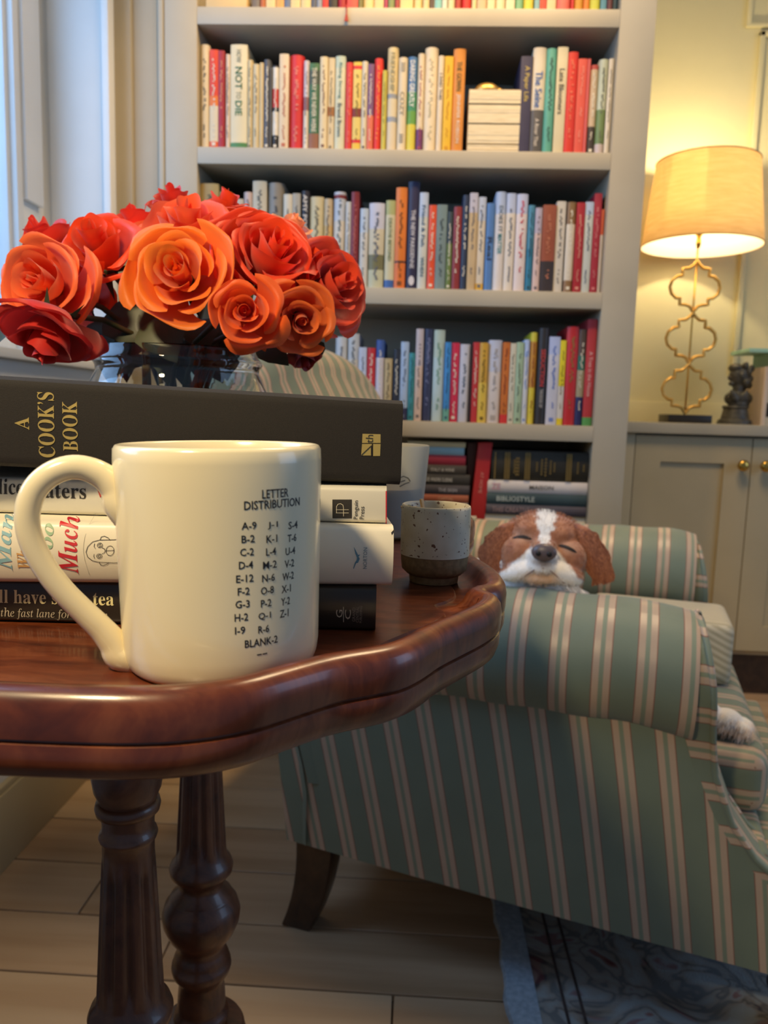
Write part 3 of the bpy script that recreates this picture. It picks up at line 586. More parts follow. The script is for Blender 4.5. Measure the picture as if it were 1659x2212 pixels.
t.add(vs, [(k, (k+1) % n, n+(k+1) % n, n+k) for k in range(n)]); o = t.build('lamp_shade', shm, lamp, smooth=True)
t = MB(); vs = []
for (z, r) in ((SB, .1685), (ST, .1415)):
    vs += [(LX+.008+r*math.cos(2*math.pi*k/n), LY+r*math.sin(2*math.pi*k/n), z) for k in range(n)]
t.add(vs, [(k, (k+1) % n, n+(k+1) % n, n+k) for k in range(n)]); t.build('lining', shin, o, smooth=True)
for z, r in ((SB, .1705), (ST, .1435)):
    t = MB(); t.tube([(LX+.008+r*math.cos(2*math.pi*k/n), LY+r*math.sin(2*math.pi*k/n), z) for k in range(n)], .0016, 8, closed=True); t.build('shade_trim', mat('shade_trim', srgb(160, 116, 60), .7), o, smooth=True)
l = bpy.data.lights.new('bulb_light', 'POINT'); l.energy = 9.5; l.color = (1, .80, .47); l.shadow_soft_size = .03
lo = bpy.data.objects.new('bulb_light', l); COL.objects.link(lo); lo.location = (LX, LY, LZ+.70)
l.shadow_soft_size = .02

# bust
def remesh(mb, name, mats, voxel, smooth=6, parent=None, xf=None):
    o = mb.build(name, mats, None, xf=xf); md = o.modifiers.new('r', 'REMESH'); md.mode = 'VOXEL'; md.voxel_size = voxel
    if smooth: s = o.modifiers.new('s', 'SMOOTH'); s.factor = .5; s.iterations = smooth
    bpy.context.view_layer.update(); dg = bpy.context.evaluated_depsgraph_get(); me = bpy.data.meshes.new_from_object(o.evaluated_get(dg))
    o.modifiers.clear(); o.data = me; me.polygons.foreach_set('use_smooth', [True]*len(me.polygons))
    if parent: o.parent = parent; o.matrix_parent_inverse = Matrix.Translation(-parent.location)
    return o
M['bronze'] = noisy('dark_bronze', srgb(52, 50, 44), srgb(78, 76, 68), 60, .5)
bu = thing('portrait_bust', 'small dark bust of a long-haired man beside the books', 'bust', (.944, 2.38, .7945))
bz = .7945; q = MB()
q.lathe([(bz, .050), (bz+.012, .047), (bz+.016, .040), (bz+.045, .034), (bz+.050, .038), (bz+.055, .036)], 32, (.944, 2.38)); q.build('plinth', M['bronze'], bu, auto=35)
b = MB(); cz = bz+.055; bx = .948
b.ellipsoid((bx+.004, 2.385, cz+.022), (.042, .030, .026)); b.ellipsoid((bx+.004, 2.38, cz+.005), (.032, .024, .018)); b.ellipsoid((bx-.002, 2.38, cz+.052), (.015, .015, .026))
b.ellipsoid((bx-.006, 2.38, cz+.088), (.024, .021, .030)); b.ellipsoid((bx+.004, 2.384, cz+.092), (.031, .027, .032)); b.ellipsoid((bx+.016, 2.384, cz+.070), (.020, .025, .022))
b.ellipsoid((bx-.030, 2.378, cz+.083), (.006, .004, .008)); b.ellipsoid((bx-.024, 2.378, cz+.066), (.008, .010, .007)); b.ellipsoid((bx-.012, 2.382, cz+.112), (.022, .022, .014)); b.ellipsoid((bx-.023, 2.38, cz+.094), (.008, .014, .005))
for k in range(16): a_ = k*2.4; b.ellipsoid((bx+.010+.022*math.cos(a_), 2.384+.024*math.sin(a_), cz+.062+.0038*k), (.009, .009, .011))
for sx in (-1, 1): b.ellipsoid((bx-.004+sx*.014, 2.362, cz+.028), (.010, .008, .022), Matrix.Rotation(sx*.5, 3, 'Y'))
remesh(b, 'figure', M['bronze'], .0016, 2, bu)
# books beside the bust
def ubook(x0, x1, h, col, lab, y0=2.33, dep=.16, bands=None, z0=.7945):
    mb, ms = book_mesh(x0, x1, y0, y0+dep, z0, z0+h, bands or [(0, col)], None); o = mb.build('book', ms, auto=50); tag(o, lab, 'book', 'books beside the bust'); return o
ubook(1.000, 1.014, .170, (226, 206, 186), 'narrow cream book nearest the dark bust on the worktop')
ubook(1.0145, 1.028, .172, None, 'white and black book second from the dark bust', bands=[(0, (196, 110, 80)), (.16, (206, 202, 188)), (.62, (30, 28, 26)), (.86, (206, 202, 188))])
ubook(1.0285, 1.048, .212, (150, 200, 184), 'tall mint green book on the worktop beside the bust')
ubook(1.0485, 1.075, .2, (190, 206, 196), 'pale book to the right of the mint green one')
t = MB().box((.962, 2.36, 0), (1.05, 2.50, .012)); o = t.build('book', cmat((168, 214, 196)), bevel=.001); o.location = (0, 0, 1.0075); 
o.location = (0, 0, .7945+.2125); tag(o, 'thin mint green book laid flat across the tops of the books', 'book')

# ================================================================== RUG
def rugmat():
    m = mat('patterned_rug', srgb(150, 146, 140), .95); t = NT(m); tc = t.n('ShaderNodeTexCoord')
    nz = t.n('ShaderNodeTexNoise', i_Scale=9.0, i_Detail=2.0, i_Distortion=2.2); t.l(tc.outputs['Object'], nz.inputs['Vector'])
    vo = t.n('ShaderNodeTexVoronoi', i_Scale=11.0); mixv = t.n('ShaderNodeMix', data_type='VECTOR'); mixv.inputs[0].default_value = .12; t.l(tc.outputs['Object'], mixv.inputs[4]); t.l(nz.outputs[1], mixv.inputs[5]); t.l(mixv.outputs[1], vo.inputs['Vector'])
    dark, tan_, red, pale = srgb(74, 72, 74), srgb(150, 138, 124), srgb(128, 42, 44), srgb(160, 166, 168)
    a = t.ramp(nz.outputs[0], [(.36, pale), (.44, tan_), (.47, dark), (.50, dark), (.52, tan_), (.60, pale), (.66, red)])
    b = t.ramp(vo.outputs['Distance'], [(.10, red), (.16, dark), (.22, tan_), (.5, pale)])
    mx = t.n('ShaderNodeMix', data_type='RGBA'); mx.inputs[0].default_value = .42; t.l(a, mx.inputs[6]); t.l(b, mx.inputs[7]); t.l(mx.outputs[2], t.b.inputs['Base Color'])
    n2 = t.n('ShaderNodeTexNoise', i_Scale=400.0); t.l(tc.outputs['Object'], n2.inputs['Vector']); bp = t.n('ShaderNodeBump', i_Strength=.6, i_Distance=.002); t.l(n2.outputs[0], bp.inputs['Height']); t.l(bp.outputs[0], t.b.inputs['Normal'])
    return m
rug = box((.185, .30, 0), (2.3, 1.70, .007)).build('rug', rugmat(), bevel=.002); tag(rug, 'patterned wool rug with a pale blue border under the armchair', 'rug')
M['rugedge'] = noisy('pale_blue_wool', srgb(150, 166, 182), srgb(176, 192, 206), 120, .95, bump=.8)
e_ = MB(); n = 60
vs = []
for i in range(n+1):
    y = .30+1.40*i/n; x = .146+.0025*math.sin(i*1.7)+.002*math.sin(i*.6)
    vs += [(x, y, 0), (x+.003, y, .0075), (.188, y, .0085), (.188, y, 0)]
e_.add(vs, [(4*i+j, 4*i+(j+1) % 4, 4*i+4+(j+1) % 4, 4*i+4+j) for i in range(n) for j in range(4)]+[(0, 1, 2, 3), (4*n, 4*n+1, 4*n+2, 4*n+3)])
e_.build('border', M['rugedge'], rug)
bd = MB()
for x in (.222, .245): bd.box((x, .30, .0068), (x+.004, 1.70, .0078))
bd.build('border_line', noisy('dark_wool', srgb(60, 52, 50), srgb(84, 70, 66), 60, .95), rug)['kind'] = 'stuff'

# ================================================================== ARMCHAIR
CA = R(-15.55); CT = Matrix.Translation((-.177, 1.089, 0)) @ Matrix.Rotation(CA, 4, 'Z')
ch = thing('armchair', 'green and beige striped roll-arm armchair with a dog asleep in it', 'armchair', (.14, 1.3, 0))
PER = .048
def grid(mb, fn, nu, nv, uvf):
    o = len(mb.v)
    for j in range(nv+1):
        for i in range(nu+1):
            p = fn(i/nu, j/nv); mb.v.append(tuple(p)); mb.uv.append(uvf(i/nu, j/nv, p))
    for j in range(nv):
        for i in range(nu):
            k = o+j*(nu+1)+i; mb.f.append((k, k+1, k+nu+2, k+nu+1)); mb.mi.append(0)
def sprof(z):      # front edge of the side panel against height
    T_ = [(.112, .78), (.2, .70), (.224, .660), (.254, .621), (.309, .584), (.372, .558), (.40, .548), (.6, .548)]
    for (z0, a0), (z1, a1) in zip(T_, T_[1:]):
        if z <= z1: return a0+(a1-a0)*max(0, (z-z0))/(z1-z0)
    return .548
mb = MB(); mb.uv = []
def fside(u, v):
    zt = .46; s_front = None
    zb0 = .150-.045*u; z = zb0+(zt-zb0)*v
    L_ = -.004-.03*max(0, (z-.15))/.3*1.2; F_ = sprof(z); s = L_+(F_-L_)*u
    return (s, .004*math.sin(math.pi*u)*-1+.012*(1-v)**2*0+.0, z)
PH = .4975*PER
grid(mb, fside, 40, 16, lambda u, v, p: (p[0]+(.25-.10*p[0]/.55)*(p[2]-.364)-.371+PH+PER*20, 0))
# closing faces: bottom lip, rear
grid(mb, lambda u, v: (lambda q: (q[0], q[1]+v*.04, q[2]))(fside(u, 0)), 20, 1, lambda u, v, p: (p[0]+PER*20, 0))
grid(mb, lambda u, v: (lambda q: (q[0], q[1]+v*.64, q[2]))(fside(0, u)), 12, 8, lambda u, v, p: (p[1]+PER*20, 0))
mb.build('side_panel', M['stripe'], ch, smooth=True, xf=CT)
def roll(name, s0, s1, cy, cz, r, phase, a0=-200, a1=60, sag=0.0, tz=0.0):
    mb = MB(); mb.uv = []
    def f(u, v):
        a = R(a0+(a1-a0)*v); s = s0+(s1-s0)*u
        rr_ = r*(1+.012*math.sin(s*60+2*math.pi*v)); zc = cz+tz*(u-.5)-sag*(max(0, u-.86)/.14)**2
        return (s, cy+rr_*math.cos(a)*1.0, zc+rr_*math.sin(a))
    grid(mb, f, 48, 40, lambda u, v, p: (p[0]+phase, 0))
    # front and back caps
    for u in (0, 1):
        o = len(mb.v); c = (s0+(s1-s0)*u, cy, cz-(sag if u else 0)+tz*(u-.5))
        mb.v.append(c); mb.uv.append((c[0]+phase, 0)); N = 40
        for k in range(N+1): p = f(u, k/N); mb.v.append(p); mb.uv.append((p[0]+phase, 0))
        for k in range(N): mb.f.append((o, o+1+k, o+2+k)); mb.mi.append(0)
    return mb.build(name, M['stripe'], ch, smooth=True, xf=CT)
roll('arm_roll', .00, .552, .045, .482, .083, PH-.336+PER*20, 115, 475, .012, .0)
roll('arm_roll', .06, .585, .635, .497, .083, PH-.422+PER*20, 65, 425, .010, .014)
# inner faces below the rolls, seat deck, front rail, back
def slab(name, a, b, uvaxis, ph=0, parent=ch, bevel=.01, m='stripe', xf=CT, seg=3):
    mb = MB().box(a, b); o = mb.build(name, M[m], parent, bevel=bevel, seg=seg, xf=None)
    me = o.data; l = me.uv_layers.new(name='UVMap')
    for p in me.polygons:
        for li in p.loop_indices:
            co = me.vertices[me.loops[li].vertex_index].co
            ax = uvaxis
            if abs(p.normal[uvaxis]) > .9: ax = 2 if uvaxis != 2 else 1
            l.data[li].uv = (co[ax]+ph+PER*20, 0)
    me.transform(xf); return o
slab('inner_arm', (.06, .020, .20), (.545, .110, .47), 0)
slab('inner_arm', (.06, .585, .20), (.575, .665, .48), 0, PH-.422)
slab('outer_arm', (.0, .655, .13), (.60, .672, .50), 0)
slab('seat_deck', (.02, .03, .145), (.66, .66, .255), 1)
slab('front_rail', (.655, .0, .115), (.73, .66, .245), 1)
mb = MB(); mb.uv = []
def fback(side):
    def f(u, v):
        s2 = -.005+.675*u; zt = .914-.080*abs(2*u-1)**2.8
        if v < .5:
            w = v/.5; z = .25+(zt-.05-.25)*w; s = .115-.195*w**1.2+.03*math.sin(math.pi*w)*math.sin(math.pi*u)
        elif v < .75:
            a = (v-.5)/.25*math.pi; s = -.080-.060+.060*math.cos(a); z = zt-.05+.055*math.sin(a)
        else:
            w = 1-(v-.75)/.25; z = .15+(zt-.05-.15)*w; s = -.03*min(1, max(0, z-.15)/.31)-.17*max(0, (z-.46)/max(.1, zt-.05-.46))
        e = min(u, 1-u); 
        k = math.sqrt(max(0, 1-(1-min(1, e/.06))**2)); mid = .02-.11*v if v < .5 else -.165
        smid = (.115-.225*(min(v, .5)/.5)-.05)
        c_s = .03-.170*max(0, min(1, (z-.25)/.6))
        return (c_s+(s-c_s)*(.02+.98*k), s2, z)
    return f
grid(mb, fback(0), 48, 60, lambda u, v, p: (p[1]+PER*20, 0))
mb.build('backrest', M['stripe'], ch, smooth=True, xf=CT)
# arm fronts
def armfront(rows, s1b, name, mir=None):
    mb = MB(); mb.uv = []
    N = 8
    def pt(r, i):
        z, a_, b_, sf = r
        if mir is not None: a_, b_ = mir-b_, mir-a_
        w = i/N; return (sf-.006*(abs(2*w-1)**3), a_+(b_-a_)*w, z)
    grid(mb, lambda u, v: (lambda r: pt(r, u*N))(tuple(rows[int(round(v*(len(rows)-1)))])), N, len(rows)-1, lambda u, v, p: (p[1]*1.0+PER*20.2, 0))
    for e in (0, N):
        grid(mb, lambda u, v: (lambda q: (q[0]+(s1b(q[2])-q[0])*u, q[1], q[2]))(pt(rows[int(round(v*(len(rows)-1)))], e)), 3, len(rows)-1, lambda u, v, p: (p[2]+PER*20, 0))
    o = mb.build(name, M['stripe'], ch, smooth=True, xf=CT)
    for e in (0, N):
        t = MB(); t.uv = []; pts = [pt(r, e) for r in rows]
        t.tube([(p[0]+.001, p[1], p[2]) for p in pts], .0042, 8); t.uv = [(v[2]*1.0+PER*20, 0) for v in t.v]
        t.build('piping', M['stripe'], o, smooth=True, xf=CT)
rows_ = [(.553, .03, .06, .556), (.546, .008, .082, .560), (.528, -.014, .104, .565), (.505, -.027, .117, .570), (.482, -.032, .122, .574), (.455, -.028, .116, .577), (.43, -.016, .108, .579), (.405, -.002, .10, .582), (.36, .0, .095, .588), (.30, .0, .092, .612), (.26, .0, .09, .642), (.23, .0, .09, .680), (.205, .0, .088, .735), (.19, .0, .086, .78)]
armfront(rows_, lambda z: sprof(z)-.004, 'arm_front')
armfront([(z+.012, a_, b_, s+.034) for z, a_, b_, s in rows_[:9]], lambda z: .585, 'arm_front', .68)
# legs
def legmb(s0, s2, d, zt, foot):
    mb = MB(); rings = []
    for k in range(7):
        w = k/6; z = zt*(1-w); c = s0+d*(w**2.2); h = .029-.005*w; rings.append((c, z, h))
    vs = []
    for c, z, h in rings: vs += [(c-h, s2-h*.9, z), (c+h, s2-h*.9, z), (c+h, s2+h*.9, z), (c-h, s2+h*.9, z)]
    mb.add(vs, [(4*i+j, 4*i+(j+1) % 4, 4*i+4+(j+1) % 4, 4*i+4+j) for i in range(6) for j in range(4)]+[(0, 1, 2, 3), (24, 25, 26, 27)]); return mb
for s2 in (.030, .62): legmb(.038, s2, -.030, .150, 0).build('leg', M['darkwood'], ch, bevel=.003, xf=CT)
LP = [(.008, .014), (.015, .018), (.03, .020), (.04, .014), (.05, .022), (.065, .027), (.08, .024), (.09, .016), (.098, .024), (.108, .026), (.135, .026)]
for s2 in (.05, .61): MB().lathe([(z, r) for z, r in LP], 24, (.70, s2)).build('leg', M['darkwood'], ch, smooth=True, xf=CT)
# loose seat cushion and small pillow
cu_ = slab('seat_cushion', (.150, .113, .2565), (.668, .583, .352), 1, 0, parent=None, bevel=.035, seg=5); tag(cu_, 'thick striped seat cushion the dog lies on in the armchair', 'cushion')
pl = slab('box_pillow', (.40, .380, .3525), (.640, .545, .462), 1, 0, parent=None, bevel=.018, m='finestripe', seg=4)
for li in pl.data.uv_layers[0].data: pass
me = pl.data; CTi = CT.inverted()
for p in me.polygons:
    for li in p.loop_indices:
        co = CTi @ me.vertices[me.loops[li].vertex_index].co; me.uv_layers[0].data[li].uv = ((co.z*.9+co.x*.45 if abs(p.normal.z) < .8 else co.y), 0)
tag(pl, 'small box pillow in fine cream stripes beside the dog on the armchair', 'pillow')
pp = MB(); pts = [(.640-.010, .380+.010, z) for z in [.362+.092*i/26 for i in range(27)]]
for p_ in pts[::1]: pp.ellipsoid(p_, (.0034, .0034, .0024), n=6)
pp.build('piping', mat('cream_piping', srgb(214, 200, 174), .7), pl, xf=CT, smooth=True)['kind'] = 'stuff'
# striped footstool just inside the right edge
fs = thing('footstool', 'round green striped footstool at the right edge beyond the armchair', 'footstool', (1.06, 1.62, 0))
mb = MB().lathe([(.20, .12), (.205, .17), (.23, .19), (.27, .195), (.31, .185), (.335, .15), (.342, .05), (.343, .004)], 40, (1.06, 1.62)); mb.uv = [(v[0]+PER*20, 0) for v in mb.v]; mb.build('cushion', M['stripe'], fs, smooth=True)
for sx in (-1, 1):
    for sy in (-1, 1): MB().lathe([(.008 if 1 else 0, .012), (.1, .018), (.22, .02)], 12, (1.06+sx*.11, 1.62+sy*.11)).build('leg', M['darkwood'], fs, smooth=True)

# ================================================================== SIDE TABLE
TC = Vector((-.261, .55)); TZ = .700
q1 = [(-.261, .229), (-.20, .226), (-.15, .2243), (-.11, .2245), (-.085, .2262), (-.068, .231), (-.053, .240), (-.040, .254), (-.027, .268), (-.014, .277), (-.004, .285), (.004, .297), (.012, .314), (.024, .334), (.035, .353), (.0415, .370), (.0425, .383), (.0375, .3915), (.0440, .399), (.0488, .412), (.0498, .432), (.0470, .456), (.0415, .478), (.035, .506), (.031, .55)]
loop = q1+[(x, 1.10-y) for x, y in q1[::-1][1:]]+[(-.522-x, 1.10-y) for x, y in q1[1:]]+[(-.522-x, y) for x, y in q1[::-1][1:-1]]
def cr_spline(P, n=4):
    out = []
    L_ = len(P)
    for i in range(L_):
        a, b, c, d = [Vector(P[(i+k) % L_]) for k in (-1, 0, 1, 2)]
        for k in range(n):
            t = k/n; out.append(.5*((2*b)+(-a+c)*t+(2*a-5*b+4*c-d)*t*t+(-a+3*b-3*c+d)*t**3))
    return out
OL = cr_spline(loop, 3); NL = len(OL)
nrm = []
for i in range(NL):
    t = (OL[(i+1) % NL]-OL[i-1]).normalized(); nn = Vector((t.y, -t.x))
    if nn.dot(OL[i]-TC) < 0: nn = -nn
    nrm.append(nn)
table = thing('side_table', 'dark mahogany side table with a scalloped raised rim and turned legs', 'table', (-.261, .55, 0))
prof = [(-.06, TZ-.0215), (-.014, TZ-.0215), (-.006, TZ-.0205), (-.0012, TZ-.0175), (.0004, TZ-.013), (.0008, TZ-.009), (.0005, TZ-.0068), (-.0007, TZ-.0061), (-.0007, TZ-.0056), (.0007, TZ-.0049), (.0011, TZ-.002), (.0012, TZ+.003), (.0005, TZ+.007), (-.0012, TZ+.0095), (-.0042, TZ+.0112), (-.0078, TZ+.0108), (-.0104, TZ+.0085), (-.0125, TZ+.004), (-.016, TZ+.0006), (-.022, TZ-.0008), (-.0265, TZ-.0010), (-.0275, TZ+.0002), (-.032, TZ)]
mb = MB(); sm = [Vector((0, 0))]*NL
for _ in range(1):
    for o_, z in prof:
        for i in range(NL):
            nn = nrm[i]
            if o_ < -.014:     # deeper rings smooth out the cusps
                nn = sum((nrm[(i+k) % NL] for k in range(-4, 5)), Vector((0, 0))).normalized()
            p = OL[i]+nn*o_; mb.v.append((p.x, p.y, z))
for j in range(len(prof)-1):
    for i in range(NL): mb.f.append((j*NL+i, j*NL+(i+1) % NL, (j+1)*NL+(i+1) % NL, (j+1)*NL+i)); mb.mi.append(0)
for base, z in ((0, TZ-.0215), ((len(prof)-1)*NL, TZ)):
    c = len(mb.v); mb.v.append((TC.x, TC.y, z))
    for i in range(NL): mb.f.append((base+i, base+(i+1) % NL, c)); mb.mi.append(0)
mb.build('tabletop', M['mahog'], table, auto=50)
lp = [(.6785, .020), (.60, .0205), (.578, .0222), (.562, .0226), (.553, .0212), (.547, .0186), (.5455, .0182), (.5445, .0200), (.541, .0208), (.5375, .0200), (.5365, .0172), (.530, .0166), (.525, .0166), (.5235, .0180), (.521, .0188), (.5185, .0180), (.517, .0166), (.508, .0166)]
lp += [(.508-(.508-.408)*k/14, .0168+(.0218-.0168)*k/14) for k in range(1, 15)]
lp += [(.402, .0228), (.398, .0262), (.393, .0280), (.388, .0272), (.384, .0235), (.378, .0190), (.372, .0200), (.366, .0270), (.3645, .0278), (.3630, .0282), (.358, .0320), (.349, .0346), (.340, .0336), (.329, .0290), (.320, .0225), (.316, .0206), (.311, .0222), (.3055, .0245), (.3025, .0242), (.300, .0262), (.296, .0268), (.291, .0256), (.287, .0220), (.280, .0200), (.268, .0212), (.258, .0216), (.254, .0212), (.251, .0238), (.247, .0250), (.243, .0240), (.2375, .022)]
def flute(a, z, r):
    if .410 < z < .503:
        e = min(1, (z-.410)/.006, (.503-z)/.006); c = math.cos(10*a); return r*(1-.13*e*max(0, c)**.6)
    return r
for dx, dy in ((.079, -.0845), (.079, .0845), (-.150, .03)):
    MB().lathe(lp, 80, (TC.x+dx, TC.y+dy), rf=flute).build('leg', M['leg'], table, auto=60)
for dx, dy in ((.079, -.0845), (.079, .0845), (-.150, .03)):
    MB().lathe([(.195, .030), (.205, .036), (.2105, .039), (.218, .041), (.224, .041), (.229, .0385), (.233, .039), (.2365, .037), (.2375, .030)], 48, (TC.x+dx, TC.y+dy)).build('pad', M['leg'], table, auto=50)
MB().lathe([(.168, .10), (.172, .118), (.180, .124), (.190, .120), (.1955, .110)], 72, (TC.x-.02, TC.y)).build('platform', M['leg'], table, auto=50)
for k in range(4):
    a = R(45+90*k); t = MB()
    t.tube([(TC.x+math.cos(a)*r, TC.y+math.sin(a)*r, z) for r, z in [(.02, .185), (.07, .192), (.13, .165), (.18, .11), (.22, .055), (.25, .022), (.275, .017)]], [.024, .026, .024, .02, .018, .017, .017], 14); t.build('foot', M['leg'], table, smooth=True)

# ================================================================== BOOKS ON THE TABLE
def near_book(label, PR, PL, z0, z1, length, dep, col, bulge=0.0, rough=.6, tilt=0.0, pagecol=None, corner=.0018, bumpy=None):
    PR, PL = Vector(PR), Vector(PL); Lr = (PL-PR).normalized(); Din = Vector((-Lr.y, Lr.x))
    if Din.y < 0: Din = -Din
    t = .0024; n = 12; h = z1-z0
    def f3(l, d, z): p = PR+Lr*l+Din*d; return Vector((p.x, p.y, z+tilt*l))
    def dsp(z):
        f = min(1, max(0, (z-z0)/h)); e = min(f*h, (1-f)*h)
        return -bulge*(1-(2*f-1)**2)+(corner*(1-math.sqrt(max(0, 1-(1-min(1, e/corner))**2))) if corner else 0)
    zs_ = [z0+h*k/24 for k in range(25)]
    outer = [(dep, z0)]+[(dsp(z)+(0), z) for z in zs_]+[(dep, z1)]
    inner = [(dep, z1-t), (t+.001, z1-t), (t+.001, z0+t), (dep, z0+t)]
    poly = outer+inner
    mb = MB(); NS = 10; vs = []
    for k in range(NS+1):
        l = length*k/NS; vs += [f3(l, d, z) for d, z in poly]
    P = len(poly); mb.add(vs, [(k*P+i, k*P+(i+1) % P, (k+1)*P+(i+1) % P, (k+1)*P+i) for k in range(NS) for i in range(P)]+[tuple(range(P))[::-1], tuple(NS*P+i for i in range(P))])
    o = mb.build('book', col, auto=40); tag(o, label, 'book', 'books stacked on the side table')
    pg = MB(); pg.prism([(t+.0015, z0+t+.0002), (dep-.004, z0+t+.0002), (dep-.004, z1-t-.0002), (t+.0015, z1-t-.0002)], lambda d, z: f3(.003, d, z), lambda d, z: f3(length-.003, d, z)); pg.build('page_block', M['pages'], o)
    Nv = Vector((-Din.x, -Din.y, 0))
    def hit(px, py):
        d = ray(px, py); o_ = Vector((0, 0, CH)); q = f3(0, -bulge, z0); tt = (q-o_).dot(Nv)/d.dot(Nv); w = o_+d*tt
        l = (Vector((w.x, w.y))-PR).dot(Lr); return l, w.z-tilt*l
    def onto(flat, nm, m, lift=.00025):
        mb2 = MB(); mb2.f = flat.f; mb2.mi = flat.mi; mb2.v = [tuple(f3(v[0], dsp(v[1])-lift-v[2], v[1])) for v in flat.v]
        return mb2.build(nm, m, o)
    def txt(s, x0, x1, y0, y1, m, rot=0, nm='title_lettering'):
        """fit s into the pixel box of the photograph"""
        la, za = hit((x0+x1)/2, y0); lb, zb = hit((x0+x1)/2, y1); l0, _ = hit(x0, (y0+y1)/2); l1, _ = hit(x1, (y0+y1)/2)
        c = ((l0+l1)/2, (za+zb)/2, 0); H_, W_ = abs(za-zb), abs(l0-l1); fl = MB()
        if rot: put_text(fl, s, c, (0, 1, 0), (1, 0, 0), h=W_, w=H_)
        else: put_text(fl, s, c, (-1, 0, 0), (0, 1, 0), h=H_, w=W_)
        return onto(fl, nm, m)
    def line(pts, w, m, nm='line_drawing', closed=False):
        q = [Vector((*hit(*p), 0)) for p in pts]; fl = MB()
        if closed: q.append(q[0])
        for a_, b_ in zip(q, q[1:]):
            d = (b_-a_).normalized(); nn = Vector((-d.y, d.x, 0))*w/2; a2, b2 = a_-d*w*.3, b_+d*w*.3
            fl.add([a2-nn, b2-nn, b2+nn, a2+nn], [(0, 1, 2, 3)])
        return onto(fl, nm, m)
    def poly_(pts, m, nm, lift=.00015):
        fl = MB(); q = [(*hit(*p), 0) for p in pts]
        if len(q) == 4:
            a_, b_, c_, d_ = [Vector(v) for v in q]; K = 8; g = []
            for i in range(K+1): g += [a_.lerp(d_, i/K), b_.lerp(c_, i/K)]
            fl.add(g, [(2*i, 2*i+1, 2*i+3, 2*i+2) for i in range(K)])
        else: fl.add(q, [tuple(range(len(q)))])
        return onto(fl, nm, m, lift)
    return o, txt, line, poly_
def P2(px, py, D): v = at(px, py, D=D); return (v.x, v.y)
cloth = noisy('black_book_cloth', srgb(22, 18, 15), srgb(32, 27, 23), 2600, .8, bump=.2)
jw = noisy('white_dust_jacket', srgb(222, 214, 192), srgb(228, 220, 200), 12, .38)
jg = noisy('grey_white_jacket', srgb(204, 200, 186), srgb(210, 206, 194), 12, .4)
jk = noisy('black_dust_jacket', srgb(40, 34, 28), srgb(46, 40, 33), 12, .3)
ZT = TZ+.0004
b1, tx, ln, po = near_book('black paperback-thin hardback with cream serif lettering, bottom of the table stack', P2(812, 1320, .352), P2(0, 1300, .349), ZT, .7206, .235, .155, jk, .0015, .35)
cream, pale = mat('cream_print', srgb(236, 226, 168), .5), mat('pale_print', srgb(206, 196, 172), .5)
tx(ser("I’ll have some tea"), -24, 246, 1276, 1305, cream); tx(ser('the fast lane for my own', 'i'), 1, 232, 1315, 1341, pale, nm='subtitle_lettering')
tx('G', 726, 740, 1317, 1334, pale, 1, 'emblem'); ln([(742, 1311), (742, 1344)], .0003, pale, 'emblem'); tx('C', 745, 758, 1317, 1338, pale, 1, 'emblem')
dim = mat('dim_print', srgb(150, 140, 126), .5)
tx('GRAND', 761, 767.5, 1312, 1343, dim, 1, 'publisher_lettering'); tx('CENTRAL', 769, 775.5, 1310, 1345, dim, 1, 'publisher_lettering'); tx('PUBLISHING', 777, 782, 1309, 1346, dim, 1, 'publisher_lettering')
b2, tx, ln, po = near_book('thick white-jacketed biography with coloured upright words, third down in the table stack', P2(848, 1205, .352), P2(0, 1170, .335), .7210, .7485, .240, .160, jw, .0035, .38)
blue_, tan2, grn_, red_ = mat('blue_print', srgb(136, 180, 192), .5), mat('tan_print', srgb(204, 156, 96), .5), mat('green_print', srgb(150, 180, 146), .5), mat('red_print', srgb(198, 42, 54), .5)
tx(ser('Man', 'bi'), -8, 24, 1113, 1233, blue_, 1); tx(ser('Who Ate', 'bi'), 35, 63, 1120, 1228, tan2, 1); tx(ser('Too', 'bi'), 86, 114, 1132, 1216, grn_, 1); tx(ser('Much', 'bi'), 124, 167, 1118, 1240, red_, 1)
cpx = lambda pts: [(x/3.456, 780+y/3.456) for x, y in pts]
el = lambda cx_, cy_, rx, ry, n=14: [(cx_+rx*math.cos(2*math.pi*k/n), cy_+ry*math.sin(2*math.pi*k/n)) for k in range(n)]
ik = M['ink']
ln(cpx([(900, 1332), (850, 1335), (740, 1337), (690, 1350), (655, 1385), (643, 1425), (655, 1462), (690, 1490), (740, 1502), (850, 1507), (900, 1505)]), .00022, ik)
ln(cpx([(745, 1335), (752, 1315), (775, 1309), (805, 1322), (820, 1338)]), .00022, ik); ln(cpx([(740, 1500), (748, 1520), (770, 1527), (800, 1516), (812, 1504)]), .00022, ik)
ln(cpx(el(745, 1375, 20, 17)), .0002, ik, closed=True); ln(cpx(el(742, 1455, 20, 17)), .0002, ik, closed=True); ln(cpx(el(745, 1375, 8, 10)), .0002, ik, closed=True); ln(cpx(el(742, 1455, 8, 10)), .0002, ik, closed=True)
ln(cpx([(760, 1392), (782, 1402), (785, 1418), (778, 1432), (762, 1438)]), .0002, ik); ln(cpx(el(822, 1415, 30, 36)), .0002, ik, closed=True); ln(cpx([(795, 1415), (850, 1412)]), .0002, ik); ln(cpx([(705, 1362), (702, 1385), (712, 1398)]), .0002, ik); ln(cpx([(704, 1440), (700, 1455), (706, 1472)]), .0002, ik)
ln(cpx([(690, 1150), (655, 1220), (628, 1320), (622, 1400), (632, 1480), (660, 1600)]), .00012, mat('grey_line', srgb(150, 146, 132), .5))
gull = mat('slate_blue_print', srgb(92, 134, 150), .5)
n2 = lambda pts: [(440+x/2.676, 780+y/2.676) for x, y in pts]
